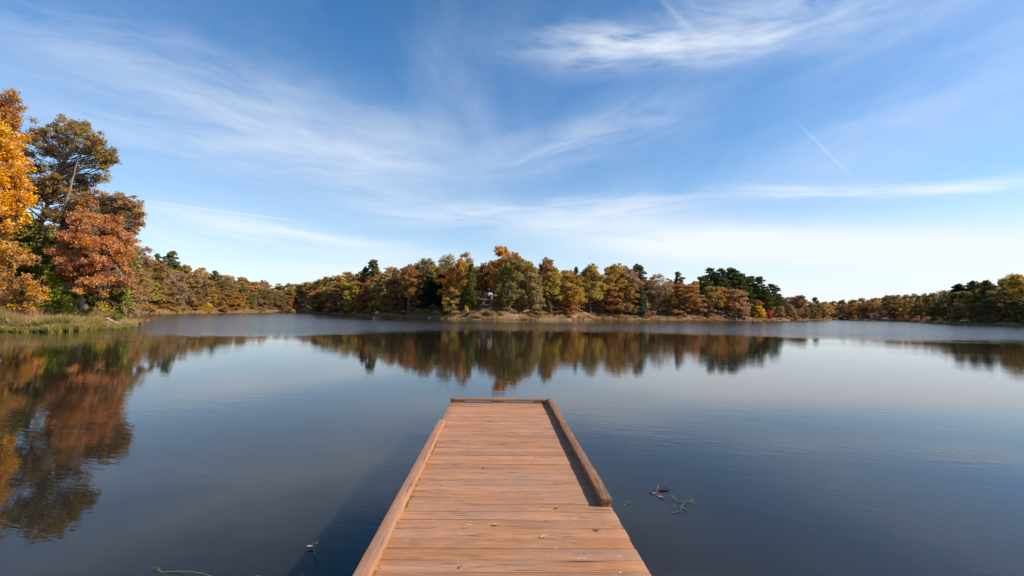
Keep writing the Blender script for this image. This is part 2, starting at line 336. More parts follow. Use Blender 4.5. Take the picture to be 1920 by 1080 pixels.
# ------------------------------------------------------------------ tree geometry
def leaf_quads(rng, C, size, var, elong=1.5, upbias=.35):
    n = len(C); N = rng.normal(size=(n, 3)); N[:, 2] += upbias*np.sign(N[:, 2]+.3); N /= np.linalg.norm(N, axis=1)[:, None]
    T = np.cross(N, rng.normal(size=(n, 3))); T /= np.linalg.norm(T, axis=1)[:, None]; B = np.cross(N, T)
    s = (size*rng.uniform(.6, 1.35, n))[:, None]; a = T*s*elong*.5; b = B*s*.5; fold = N*s*.12
    V = np.stack([C-a, C+b*.95+fold-a*.1, C+a, C-b*.95+fold-a*.1], 1).reshape(-1, 3)
    return V, np.arange(4*n).reshape(-1, 4), var
def crown_geo(rng, lobes, leaf, nclump, nleaf, clump_r, elong=1.5, flat=.6, shell=.75, upbias=.35):
    """lobes: list of (center, (rx,ry,rz)); returns mesh arrays and the clump centres of each lobe"""
    Cs, Vs, cl = [], [], []
    vol = np.array([r[0]*r[1]*r[2] for _, r in lobes])**(2/3); vol /= vol.mean()
    for (c, r), vv in zip(lobes, vol):
        k = max(3, int(nclump*vv)); d = rng.normal(size=(k, 3)); d /= np.linalg.norm(d, axis=1)[:, None]
        rr = np.where(rng.random(k) < shell, rng.uniform(.72, 1.08, k), rng.uniform(.1, .75, k))
        cc = np.asarray(c)+d*rr[:, None]*np.asarray(r)
        cc[:, 2] = np.where(d[:, 2] < -.6, cc[:, 2]+.3*r[2], cc[:, 2])
        cl.append(cc); cv = rng.uniform(0, 1, k)
        kk = rng.integers(int(nleaf*.5), int(nleaf*1.5)+1, k); idx = np.repeat(np.arange(k), kk)
        rad_ = (clump_r*rng.uniform(.6, 1.4, k))[idx][:, None]
        pp = cc[idx]+np.clip(rng.normal(size=(len(idx), 3)), -1.7, 1.7)*rad_*np.array([1, 1, flat])*.6
        Cs.append(pp); Vs.append(.55*cv[idx]+.45*rng.random(len(idx)))
    C = np.concatenate(Cs); return leaf_quads(rng, C, leaf, np.concatenate(Vs), elong, upbias), cl
def curve(a, b, rng, bend=.12, n=6, sag=0.0):
    a, b = np.asarray(a, float), np.asarray(b, float); L = np.linalg.norm(b-a); tt = np.linspace(0, 1, n)[:, None]
    off = rng.normal(size=3)*L*bend; off2 = rng.normal(size=3)*L*bend*.4
    return a+(b-a)*tt+off*np.sin(tt*math.pi)+off2*np.sin(tt*2*math.pi)+np.array([0, 0, sag*L])*np.sin(tt*math.pi)
def limbs(g, rng, trunk, rads, lobes, cl, lr=.45, twigs=5, start=.25, k=5):
    """branches from the trunk to each lobe and twigs on to its clumps"""
    trunk = np.asarray(trunk); n = len(trunk)
    for (c, r), cc in zip(lobes, cl):
        c = np.asarray(c, float); d = np.linalg.norm(trunk-c, axis=1); hd = np.linalg.norm(trunk[:, :2]-c[:2], axis=1)
        want = c[2]-.55*hd.min()-.2*r[2]; j = int(np.argmin(abs(trunk[:, 2]-want))); j = max(j, int(start*n)); j = min(j, n-2)
        L = np.linalg.norm(c-trunk[j]); r0 = min(rads[j]*lr*(.5+min(L, 6)/8), rads[j]*.9)
        p = curve(trunk[j], c, rng, .09, 7, .06); rr = np.linspace(r0, r0*.35, 7); g.tube(p, rr, k)
        for q in cc[rng.permutation(len(cc))[:twigs]]:
            s = int(rng.integers(3, 7)); tp = curve(p[s], q, rng, .1, 4, .03); g.tube(tp, np.linspace(rr[s]*.55, rr[s]*.12, 4), 3)
def trunk_pts(rng, H, lean=(0, 0), wob=.03, n=10):
    tt = np.linspace(0, 1, n); p = np.zeros((n, 3)); p[:, 2] = tt*H-.3*(tt == 0)
    p[:, 0] = lean[0]*tt*H+np.cumsum(rng.normal(size=n))*wob*H*.3; p[:, 1] = lean[1]*tt*H+np.cumsum(rng.normal(size=n))*wob*H*.3
    p[:, :2] -= p[0, :2]; return p

PROT = {}                                 # kind -> list of (trunk mesh, crown mesh, height, width)
def proto(kind, trunk_me, crown_me, H, Wd): PROT.setdefault(kind, []).append((trunk_me, crown_me, H, Wd))

def make_broadleaf(seed, airy=False, base=.2, narrow=1.0):
    rng = np.random.default_rng(seed); H = 14.0; Rw = 4.4*narrow
    tp = trunk_pts(rng, H*.9, (rng.normal()*.04, rng.normal()*.04)); tr = np.linspace(.26, .05, 10)
    lob = []; nl = 26 if not airy else 20
    for q in range(nl):
        f = (q+.5)/nl; z = H*(base+.12+(.88-base-.06)*f); prof = math.sqrt(max(.05, 1-((f-.42)/.66)**2))
        a = q*2.4+rng.uniform(-.5, .5); rr = Rw*prof*rng.uniform(.35, .78)
        s = rng.uniform(.85, 1.5)*(1.15-.3*f)*narrow**.5
        lob.append(((rr*math.cos(a)+tp[min(9, int(f*9)), 0], rr*math.sin(a)+tp[min(9, int(f*9)), 1], z+rng.normal()*.5), (s*rng.uniform(.85, 1.25), s*rng.uniform(.85, 1.25), s*rng.uniform(.6, .95))))
    lob.append(((tp[-1, 0], tp[-1, 1], H-1.2), (1.3, 1.3, 1.1)))
    (V, Q, var), cl = crown_geo(rng, lob, .24 if not airy else .20, 27 if not airy else 18, 20 if not airy else 13, .36, 1.5, .85, .62, .15)
    g = Geo(); g.tube(tp, tr, 7); limbs(g, rng, tp, tr, lob, cl, .5, 4 if not airy else 9)
    proto('airy' if airy else ('low' if base < .1 else 'broad'), g.mesh('trunk', M_BARK if seed % 2 else M_DARKBARK, True), npmesh('crown', V, Q, M_LEAF, {'var': var}), H, Rw*2.05)
for sd_ in range(6): make_broadleaf(10+sd_, False, .22)
for sd_ in range(3): make_broadleaf(30+sd_, False, .05)
for sd_ in range(3): make_broadleaf(50+sd_, True, .25)
def make_pine(seed):
    rng = np.random.default_rng(seed); H = 17.0
    tp = trunk_pts(rng, H*.97, (rng.normal()*.02, rng.normal()*.02), .015); tr = np.linspace(.24, .05, 10); lob = []
    nl = 30
    for q in range(nl):
        f = (q+.5)/nl; z = H*(.34+.62*f); prof = (1-f)**.45*(.55+.45*min(1, f*3)); a = q*2.4+rng.uniform(-.6, .6)
        rr = 3.6*prof*rng.uniform(.35, 1.0); s = rng.uniform(.75, 1.35)*(1.1-.25*f)
        lob.append(((rr*math.cos(a)+tp[min(9, int((.34+.62*f)*9)), 0], rr*math.sin(a), z), (s*1.15, s*1.15, s*.45)))
    lob.append(((tp[-1, 0], tp[-1, 1], H-.7), (1.0, 1.0, .7)))
    (V, Q, var), cl = crown_geo(rng, lob, .20, 22, 22, .34, 2.6, .55, .7, .1)
    g = Geo(); g.tube(tp, tr, 7); limbs(g, rng, tp, tr, lob, cl, .35, 3)
    proto('pine', g.mesh('trunk', M_DARKBARK, True), npmesh('crown', V, Q, M_NEEDLE, {'var': var}), H, 7.4)
for sd_ in range(4): make_pine(70+sd_)
def make_cedar(seed):
    rng = np.random.default_rng(seed); H = 8.0
    tp = trunk_pts(rng, H*.95, (0, 0), .01); tr = np.linspace(.16, .03, 10); lob = []
    for q in range(34):
        f = (q+.5)/34; z = H*(.07+.88*f); prof = (1-f)**.7*(.6+.4*min(1, f*5)); a = q*2.4+rng.uniform(-.5, .5); rr = 1.75*prof*rng.uniform(.5, 1)
        s = rng.uniform(.5, .8)*(1.1-.45*f); lob.append(((rr*math.cos(a), rr*math.sin(a), z), (s, s, s*1.1)))
    (V, Q, var), cl = crown_geo(rng, lob, .16, 20, 22, .25, 1.8, .9, .75, .0)
    g = Geo(); g.tube(tp, tr, 6); limbs(g, rng, tp, tr, lob, cl, .35, 1)
    proto('cedar', g.mesh('trunk', M_DARKBARK, True), npmesh('crown', V, Q, M_NEEDLE, {'var': var}), H, 4.4)
for sd_ in range(3): make_cedar(90+sd_)
def make_shrub(seed):
    rng = np.random.default_rng(seed); H = 2.4; lob = []
    for q in range(11):
        a = q*2.4; rr = 1.15*math.sqrt((q+.5)/11); lob.append(((rr*math.cos(a), rr*math.sin(a), H*rng.uniform(.28, .8)*(1.1-.3*rr)), (.5, .5, .42)))
    (V, Q, var), cl = crown_geo(rng, lob, .13, 14, 15, .22, 1.5, .8)
    g = Geo()
    for (c, r), cc in zip(lob, cl):
        p = curve((0, 0, -.1), c, rng, .1, 5, .05); g.tube(p, np.linspace(.03, .01, 5), 4)
        for q in cc[:4]: g.tube(curve(p[3], q, rng, .1, 3), [.01, .008, .004], 3)
    proto('shrub', g.mesh('stem', M_DARKBARK, True), npmesh('foliage', V, Q, M_LEAF, {'var': var}), H, 3.2)
for sd_ in range(4): make_shrub(110+sd_)
def grow(g, rng, p, d, L, r, lv, tips):
    n = 5; pts = [np.array(p, float)]; dd = np.array(d, float)
    for _ in range(n): dd = dd+rng.normal(size=3)*.13+np.array([0, 0, .06]); dd /= np.linalg.norm(dd); pts.append(pts[-1]+dd*L/n)
    g.tube(pts, np.linspace(r, r*.5, n+1), 5 if lv > 1 else 3)
    if lv == 0: tips.append(pts[-1]); return
    for q in range(int(rng.integers(3, 6)) if lv < 3 else 7):
        s = int(rng.integers(2, n+1)); nd = dd*.75+rng.normal(size=3)*.55; nd[2] = abs(nd[2])*.8+.12; nd /= np.linalg.norm(nd)
        grow(g, rng, pts[s], nd, L*rng.uniform(.5, .75), r*.5*(1-.06*s), lv-1, tips)
def make_bare(seed, mt):
    rng = np.random.default_rng(seed); g = Geo(); tips = []
    grow(g, rng, (0, 0, -.2), (0, 0, 1), 6.0, .16, 4, tips); V = np.concatenate(g.V); H = V[:, 2].max()
    proto('bare' if mt is M_BARK else 'dead', g.mesh('trunk', mt, True), None, H, H*.55)
for sd_ in range(2): make_bare(130+sd_, M_BARK)
make_bare(140, M_PALE)

# foliage base colours
C = dict(rust=(.29, .155, .048), brown=(.215, .135, .052), gold=(.36, .215, .035), yellow=(.50, .34, .03), orange=(.48, .21, .03), olive=(.20, .155, .042), tan=(.32, .20, .085), pink=(.29, .19, .10),
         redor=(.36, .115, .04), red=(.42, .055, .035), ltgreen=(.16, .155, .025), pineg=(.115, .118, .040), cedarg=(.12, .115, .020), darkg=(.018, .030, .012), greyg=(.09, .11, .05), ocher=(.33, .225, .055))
rnd = random.Random(5)
KN = dict(broad='broadleaf_tree', low='broadleaf_tree', airy='broadleaf_tree', pine='pine_tree', cedar='cedar_tree', shrub='shrub', bare='bare_tree', dead='dead_tree')
def plant(kind, x, y, h, wd, col, label, group=None, zs=None):
    k = rnd.randrange(len(PROT[kind])); tm, cm, H, Wd = PROT[kind][k]
    z = hgt(x, y) if zs is None else zs; r = empty(KN[kind], (x, y, z-.05))
    r.rotation_euler.z = rnd.uniform(0, 6.28); sx = wd/Wd; r.scale = (sx, sx, h/H)
    sh = kind == 'shrub'
    mobj('stem' if sh else 'trunk', tm, r)
    if cm:
        c = mobj('foliage' if sh else 'crown', cm, r); j = [rnd.uniform(.9, 1.1) for _ in range(3)]; base = C[col] if isinstance(col, str) else col
        kb = 1.0 if kind in ('pine', 'cedar') else 1.22; c.color = (base[0]*j[0]*kb, base[1]*j[1]*kb, base[2]*j[2]*kb, 1)
    tag(r, label, 'shrub' if sh else 'tree', group); return r
def hero(kind, px, top, wpx, off, col, label, group=None):
    """a tree at photo column px, off metres behind the shore there, reaching photo row top"""
    y = shore_d(px)+off; p = at_y(px, top, y); z = hgt(p[0], y); wd = wpx/F*y*(1.22 if kind in ('broad', 'low', 'airy') else 1.12)
    return plant(kind, float(p[0]), float(y), float(max(1.0, p[2]-z)), wd, col, label, group)
SH = [(-200, 34), (230, 38), (236, 94), (262, 102), (330, 115), (400, 134), (480, 156), (560, 184), (578, 182), (590, 157), (650, 135), (700, 125), (760, 117), (820, 111), (860, 108), (900, 107), (950, 108), (1000, 111), (1070, 119), (1088, 123), (1100, 131), (1140, 137), (1200, 140), (1260, 146), (1320, 152), (1390, 158), (1450, 168), (1462, 176), (1490, 200), (1545, 214), (1560, 300), (1612, 272), (1700, 262), (1740, 205), (1790, 168), (1850, 160), (1920, 154), (2100, 142)]
def shore_d(px): return float(np.interp(px, [a for a, _ in SH], [b for _, b in SH]))

exec_stage = []
# ---- trees that stand out, each with its own look
HER = [
 # centre headland
 ('pine', 700, 486, 34, 14, 'pineg', 'tall round-topped green pine rising above the wood on the left of the headland'),
 ('pine', 686, 500, 22, 16, 'darkg', 'smaller dark pine close against the left side of the round-topped pine'),
 ('bare', 772, 479, 42, 12, 'tan', 'leafless twiggy tree top poking above the pinkish crowns right of the round-topped pine'),
 ('airy', 742, 500, 50, 10, 'pink', 'pale pinkish thin-leaved tree just right of the round-topped pine'),
 ('broad', 722, 514, 42, 5, 'tan', 'tan tree in front of the round-topped pine trunk'),
 ('broad', 722, 521, 26, 8, 'orange', 'small orange-gold tree between tan crowns right of the round-topped pine'),
 ('broad', 768, 494, 42, 4, 'rust', 'rusty orange-brown tree left of the black-green cedar'),
 ('broad', 797, 483, 56, 13, 'pink', 'broad pinkish brown crown behind the black-green cedar'),
 ('airy', 838, 475, 46, 13, 'tan', 'thin grey-tan tree with see-through top above the bright orange maple'),
 ('broad', 806, 497, 38, 8, 'ocher', 'ochre-olive tree above the black-green cedar'),
 ('broad', 836, 503, 48, 7, 'orange', 'bright orange maple above the black-green cedar'),
 ('cedar', 806, 516, 46, 4, 'darkg', 'black-green cedar at the shore, left one of the dark pair'),
 ('cedar', 828, 512, 40, 6, 'darkg', 'black-green cedar, right one of the dark pair under the orange maple'),
 ('low', 846, 541, 34, 2, 'ocher', 'small ochre tree in front of the black-green cedars'),
 ('airy', 874, 469, 38, 12, 'tan', 'tall thin-topped tree behind the bright green cedar'),
 ('broad', 862, 484, 42, 7, 'gold', 'golden brown tree left of the bright green cedar'),
 ('cedar', 883, 492, 30, 5, 'cedarg', 'tall bright green cedar left of the picnic shelter'),
 ('broad', 912, 492, 46, 18, 'brown', 'dark brown tree standing over the picnic shelter'),
 ('broad', 940, 463, 50, 11, 'orange', 'tallest tree of the headland with an orange-topped crown'),
 ('broad', 968, 472, 44, 12, 'rust', 'rusty tree just right of the tallest orange-topped tree'),
 ('low', 957, 480, 58, 5, 'olive', 'big olive-brown tree in front of the tallest orange-topped tree'),
 ('broad', 990, 490, 46, 8, 'ocher', 'yellow-olive tree right of the big olive-brown tree'),
 ('low', 1000, 512, 38, 3, 'tan', 'grey-tan tree at the bank right of the big olive-brown tree'),
 ('broad', 1028, 486, 44, 11, 'rust', 'lumpy-topped rusty tree with a green tinge behind the golden trees'),
 ('bare', 1056, 494, 26, 12, 'tan', 'bare grey tree top right of the lumpy-topped rusty tree'),
 ('broad', 1034, 508, 44, 5, 'gold', 'gold-leaved tree with black limbs in the middle of the headland'),
 ('low', 1068, 512, 58, 4, 'gold', 'spreading golden yellow tree at the right end of the near bank'),
 ('low', 1064, 565, 30, 1.5, 'redor', 'small salmon-pink tree under the spreading golden tree'),
 ('cedar', 1030, 564, 14, 1.5, 'ltgreen', 'small yellow-green cedar on the near bank'),
 ('cedar', 1012, 570, 12, 1.5, 'olive', 'little olive cedar left of the yellow-green one on the near bank'),
 ('pine', 1080, 500, 22, 14, 'greyg', 'grey-green pine top between the golden tree and the dark gold oak'),
 ('broad', 1108, 498, 54, 6, 'ocher', 'dark gold-olive oak just right of the cleft in the shore'),
 ('broad', 1146, 496, 46, 8, 'gold', 'golden brown tree right of the dark gold-olive oak'),
 ('broad', 1172, 499, 52, 10, 'pink', 'pinkish brown tree left of the paired-top pine'),
 ('low', 1150, 538, 48, 3, 'rust', 'low orange-brown tree at the water right of the cleft'),
 ('pine', 1196, 495, 38, 13, 'pineg', 'paired-top green pine above the right half of the headland'),
 ('low', 1176, 530, 44, 4, 'rust', 'rust-brown tree left of the grey-green cedar'),
 ('cedar', 1203, 537, 28, 2.5, 'greyg', 'grey-green cone-shaped cedar at the water below the paired-top pine'),
 ('airy', 1236, 512, 58, 9, 'pink', 'pale pinkish rounded tree right of the paired-top pine'),
 ('bare', 1236, 504, 30, 14, 'tan', 'bare twigs standing above the pale pinkish rounded tree'),
 ('pine', 1271, 509, 26, 12, 'pineg', 'lone small wind-shaped pine between the pinkish tree and the dark pines'),
 ('low', 1272, 533, 60, 5, 'rust', 'wide orange-brown tree at the water left of the dark pines'),
 ('low', 1308, 552, 36, 4, 'tan', 'small grey-tan tree at the foot of the leftmost dark pine'),
 ('broad', 1298, 528, 28, 12, 'gold', 'narrow gold tree tucked against the leftmost dark pine'),
 ('pine', 1316, 518, 40, 12, 'pineg', 'leftmost pine of the dark pine group'),
 ('pine', 1336, 501, 42, 15, 'pineg', 'tall dark pine at the left peak of the pine group'),
 ('pine', 1352, 503, 40, 11, 'pineg', 'tall dark pine in front of the peak of the pine group'),
 ('pine', 1372, 502, 42, 14, 'pineg', 'tall dark pine at the right peak of the pine group'),
 ('pine', 1394, 511, 40, 10, 'pineg', 'dark pine on the first step down right of the peak'),
 ('pine', 1410, 517, 36, 13, 'pineg', 'dark pine behind the yellow bush in the pine group'),
 ('pine', 1426, 518, 34, 8, 'pineg', 'dark layered pine near the right of the pine group'),
 ('pine', 1448, 531, 36, 7, 'pineg', 'layered pine right of the red bush'),
 ('pine', 1436, 545, 30, 5, 'pineg', 'shorter pine standing over the red bush'),
 ('pine', 1462, 552, 24, 9, 'pineg', 'last low pine at the right end of the pine group'),
 ('broad', 1336, 536, 38, 4, 'rust', 'orange-brown tree before the left peak of the pine group'),
 ('broad', 1358, 538, 32, 5, 'orange', 'dull orange tree between two brown crowns before the pines'),
 ('low', 1380, 541, 46, 3, 'tan', 'round mauve-brown tree in front of the dark pines'),
 ('low', 1424, 574, 22, 2, 'yellow', 'bright yellow bushy tree at the water below the dark pines'),
 ('low', 1396, 578, 18, 2, 'gold', 'small golden tree left of the bright yellow one'),
 ('low', 1441, 581, 13, 1.5, 'red', 'red bushy tree at the water beside the bright yellow one'),
 # right
 ('broad', 1488, 554, 36, 6, 'rust', 'rusty orange tree just right of the dark pine group'),
 ('pine', 1503, 553, 16, 16, 'pineg', 'small distant pine top right of the rusty orange tree'),
 ('pine', 1527, 557, 18, 14, 'pineg', 'second small distant pine top at the dip in the far treeline'),
 ('pine', 1796, 532, 30, 12, 'darkg', 'dark pine at the left of the shaded right bank'),
 ('pine', 1826, 526, 36, 14, 'pineg', 'green flat-topped pine on the shaded right bank'),
 ('pine', 1850, 525, 34, 10, 'pineg', 'bushy green pine next to the flat-topped one on the right bank'),
 ('airy', 1893, 512, 36, 14, 'ocher', 'pale olive tree top rising highest on the right bank'),
 ('bare', 1868, 515, 24, 16, 'tan', 'bare tree top left of the pale olive tree on the right bank'),
 ('broad', 1922, 513, 44, 6, 'gold', 'golden tree cut by the right edge of the photo'),
 ('broad', 1860, 545, 36, 5, 'rust', 'rusty brown tree in the shade of the right bank'),
 # left cove
 ('pine', 320, 469, 34, 26, 'pineg', 'tallest dark green pine breaking the left cove treeline'),
 ('pine', 296, 475, 22, 30, 'pineg', 'lower dark pine top just left of the tallest cove pine'),
 ('pine', 404, 507, 22, 18, 'pineg', 'slim green pine halfway along the left cove treeline'),
 ('low', 384, 556, 22, 3, 'yellow', 'small yellow tree at the water in the left cove'),
 ('low', 366, 560, 22, 3, 'gold', 'small golden tree left of the yellow one in the left cove'),
 ('cedar', 325, 572, 18, 2, 'cedarg', 'little green cedar on the left cove shore beside a red bush'),
 ('low', 443, 548, 30, 4, 'gold', 'dull golden tree in the middle of the left cove'),
 ('broad', 496, 540, 28, 4, 'olive', 'dark olive tree in the left cove near the far inlet'),
 ('broad', 566, 530, 26, 12, 'brown', 'brown tree filling the notch left of the bleached dead tree'),
 ('broad', 580, 528, 28, 16, 'rust', 'rusty tree directly behind the bleached dead tree'),
 ('broad', 594, 524, 30, 12, 'pink', 'pinkish brown tree at the left tip of the headland'),
 ('broad', 608, 520, 30, 14, 'rust', 'rust-brown tree second from the left tip of the headland'),
 ('low', 597, 548, 26, 3, 'brown', 'low brown tree at the water at the left tip of the headland'),
 ('dead', 572, 553, 16, 1.5, 'tan', 'bleached dead tree leaning at the tip of the far inlet'),
]
for h_ in HER: hero(*h_)
SHR = [
 (251, 570, 18, 2, 'red', 'crimson bush on the left cove shore beside the near point'),
 (281, 577, 30, 2, 'red', 'wide low crimson bush on the left cove shore'),
 (430, 579, 18, 1, 'redor', 'reddish brown bush on the left cove shore'),
 (602, 583, 8, 1, 'cedarg', 'green bush at the left foot of the headland'),
 (875, 571, 8, 3, 'yellow', 'tiny bright yellow sapling on the bank below the shelter'),
 (940, 581, 16, 1.5, 'gold', 'low golden bush on the near bank below the olive-brown tree'),
 (1067, 589, 14, .8, 'ltgreen', 'green bush at the right tip of the near bank'),
 (1086, 590, 7, .6, 'redor', 'small red-brown bush at the very tip of the near bank'),
 (1217, 580, 8, 1.5, 'redor', 'small reddish bush right of the grey-green cedar'),
]
for px, top, wpx, off, col, lb in SHR: hero('shrub', px, top, wpx, off, col, lb)

# ---- the woods behind: individual trees in rows
SIL = [(225, 472), (262, 476), (300, 486), (345, 495), (365, 498), (395, 509), (420, 514), (450, 519), (480, 523), (520, 529), (560, 532), (590, 528), (610, 520), (640, 514), (690, 506), (745, 500), (790, 488), (820, 490), (850, 486), (890, 494), (935, 482), (985, 490), (1030, 496), (1075, 508), (1140, 501), (1185, 504), (1230, 520), (1295, 533), (1345, 515), (1400, 524), (1445, 540), (1475, 558), (1530, 566), (1580, 562), (1620, 558), (1660, 554), (1720, 550), (1760, 544), (1800, 534), (1860, 524), (1920, 518), (2100, 495)]
def sil(px): return float(np.interp(px, [a for a, _ in SIL], [b for _, b in SIL]))
def wood_rows(x0, x1, rows, cols, where, bases=None):
    words = dict(rust='rust brown', brown='dull brown', gold='golden brown', olive='olive green', tan='grey-tan', pink='pinkish brown', orange='orange', ocher='ochre', redor='reddish', pineg='dark green')
    for off, frac, step in rows:
        px = x0+rnd.uniform(0, step*.6)
        while px < x1:
            D = shore_d(px)+off*rnd.uniform(.8, 1.2); wm = rnd.uniform(7, 10); col = rnd.choice(cols)
            sy = shore_d(px); base = 582+.01745*(px-936)+HC*F/sy
            top = base+(sil(px)-base)*min(1.0, frac*rnd.uniform(.90, 1.07))
            p = at_y(px, top, D); z = hgt(p[0], D); h = p[2]-z
            kind = 'low' if off < 6 and rnd.random() < .45 else ('airy' if rnd.random() < .12 else 'broad')
            if h > 4 and not (888 < px < 934 and off < 16):
                wm = min(wm, h*.82)
                lb = '%s broadleaf tree in the close wood %s' % (words[col], where)
                plant(kind, float(p[0]), float(D), float(h), wm, col, lb, '%s trees in the wood %s' % (words[col], where))
            px += step*rnd.uniform(.75, 1.25)*wm/10.5
MIXL = ['rust', 'rust', 'brown', 'brown', 'gold', 'ocher', 'olive', 'pink']
wood_rows(236, 575, [(4, .58, 28), (13, .80, 30), (28, .94, 32), (48, 1.0, 30)], MIXL, 'around the left cove')
wood_rows(588, 745, [(4, .78, 34), (13, .98, 34), (26, 1.06, 32)], ['rust', 'orange', 'rust', 'gold', 'pink', 'redor'], 'on the left flank of the headland')
wood_rows(745, 1110, [(9, .72, 52), (22, .92, 50), (34, .97, 50)], ['rust', 'brown', 'gold', 'tan', 'ocher'], 'behind the picnic shelter bank')
wood_rows(1110, 1475, [(6, .55, 56), (20, .9, 46), (34, .95, 46)], ['rust', 'brown', 'gold', 'pink', 'tan'], 'on the right half of the headland')
wood_rows(1470, 1552, [(4, .7, 24), (14, 1.0, 24), (30, 1.0, 26)], ['rust', 'pink', 'brown', 'gold'], 'just right of the pine group')
wood_rows(1548, 1735, [(5, .75, 23), (20, .97, 22), (38, 1.0, 24)], ['rust', 'rust', 'brown', 'pink', 'gold', 'olive'], 'at the far end of the lake')
wood_rows(1738, 2060, [(3, .55, 36), (11, .85, 34), (26, 1.0, 34), (42, 1.02, 40)], ['brown', 'brown', 'olive', 'brown', 'olive', 'rust'], 'along the shaded right bank')  # darker leaf colours picked so the bank's shade is partly painted in

# the far-off canopy behind the rows reads as one mass
rng = np.random.default_rng(300); lob = []
for q in range(1500):
    px = rng.uniform(225, 2080); off = rng.uniform(20, 62); D = shore_d(px)+off; sy = shore_d(px); base = 582+.01745*(px-936)+HC*F/sy
    top = base+(sil(px)-base)*rng.uniform(.25, .97)+7; p = at_y(px, top, D); z = hgt(p[0], D)
    if p[2]-z < 1: p[2] = z+1
    r_ = rng.uniform(1.6, 2.6); lob.append(((p[0], D, p[2]-r_*.6), (r_*1.2, r_*1.2, r_)))
Vc, Qc, vc = crown_geo(rng, lob, .55, 12, 14, .7)[0]
dw = mobj('distant_wood', npmesh('distant_wood', Vc, Qc, M_LEAF, {'var': vc})); dw.color = (.33, .20, .085, 1); tag(dw, 'brown mass of the deep woods behind the shore trees', 'wood', kind='stuff')

# ------------------------------------------------------------------ near point on the left: trees modelled one by one
PX = lambda D: D/F
def near_tree(name, label, basepx, basey, D, path, r0, lobes, col, leaf=.15, nclump=30, nleaf=26, cr=.42, kindm='leaf', bark=None, twigs=8, seed=1, second=None, elong=1.6, flat=.55, extra=()):
    """path and lobes are photo positions at distance D (+ depth shift): real places, real sizes"""
    rng = np.random.default_rng(seed); b = at_y(basepx, basey, D); z0 = hgt(b[0], D); base = np.array([b[0], D, z0-.1])
    root = empty(name, tuple(base)); tag(root, label, 'tree'); g = Geo(); k = D/F
    tp = [np.zeros(3)]+[at_y(x, y, D+(q[0] if q else 0))-base for x, y, *q in path]; tp = np.array(tp)
    s = np.linspace(0, len(tp)-1, 4*len(tp)); tp = np.stack([np.interp(s, np.arange(len(tp)), tp[:, i]) for i in range(3)], 1)
    tp[1:-1] = (tp[:-2]+tp[1:-1]*2+tp[2:])/4; tp[1:-1] += rng.normal(size=tp[1:-1].shape)*r0*.12; tr = r0*np.linspace(1, .14, len(tp)); tr[0] *= 1.35
    g.tube(tp, tr, 9)
    lob = []
    for x, y, rp, dd in lobes:
        c = at_y(x, y, D+dd)-base; r = rp*k*.66; lob.append((c, (r, r*1.0, r*.85)))
        for q in range(9):                 # smaller neighbours break the outline
            a = rng.normal(size=3); a *= r*rng.uniform(.9, 2.1)/np.linalg.norm(a); f_ = rng.uniform(.22, .5); lob.append((c+a, (r*f_*1.1, r*f_*1.1, r*f_*.85)))
    (V, Q, var), cl = crown_geo(rng, lob, leaf, int(nclump*.80), int(nleaf*.52), cr*.68, elong, max(flat, .85), .5, .1)
    limbs(g, rng, tp, tr, lob, cl, .42, twigs, .3)
    for pts, ra in extra:
        e = np.array([at_y(x, y, D+(q[0] if q else 0))-base for x, y, *q in pts]); g.tube(e, np.linspace(ra, ra*.3, len(e)), 5)
    mobj('trunk', g.mesh('trunk', bark or M_BARK, True), root)
    c = mobj('crown', npmesh('crown', V, Q, M_NEEDLE if kindm == 'needle' else M_LEAF, {'var': var}), root); cc = C[col] if isinstance(col, str) else col; c.color = tuple(cc)+(1,)
    return root
# orange and yellow maple at the left edge
near_tree('broadleaf_tree', 'tall yellow-orange maple cut by the left edge of the photo', -35, 600, 40, [(-35, 480), (-28, 380), (-12, 280), (0, 210)], .38,
 [(-8, 320, 44, 0), (28, 335, 26, -1), (14, 290, 26, 1), (38, 372, 22, -1), (0, 375, 36, -2), (-40, 350, 50, 2), (-30, 420, 45, 0), (5, 262, 26, 0), (-35, 270, 45, 1), (32, 300, 14, 0), (-70, 330, 55, 3), (4, 395, 14, -2), (42, 350, 12, 0)],
 (.66, .34, .02), .13, 20, 42, .45, seed=201, twigs=4)
near_tree('broadleaf_tree', 'red-brown leafed treetop standing highest at the left edge of the photo', -60, 598, 46, [(-50, 450), (-30, 330), (-8, 215)], .36,
 [(8, 195, 20, 0), (28, 215, 13, 0), (-10, 185, 26, 1), (18, 240, 20, 0), (-30, 220, 36, 0), (0, 225, 22, -1), (22, 180, 9, 0), (-50, 270, 50, 2)],
 (.44, .20, .05), .12, 26, 34, .4, seed=202, twigs=5)
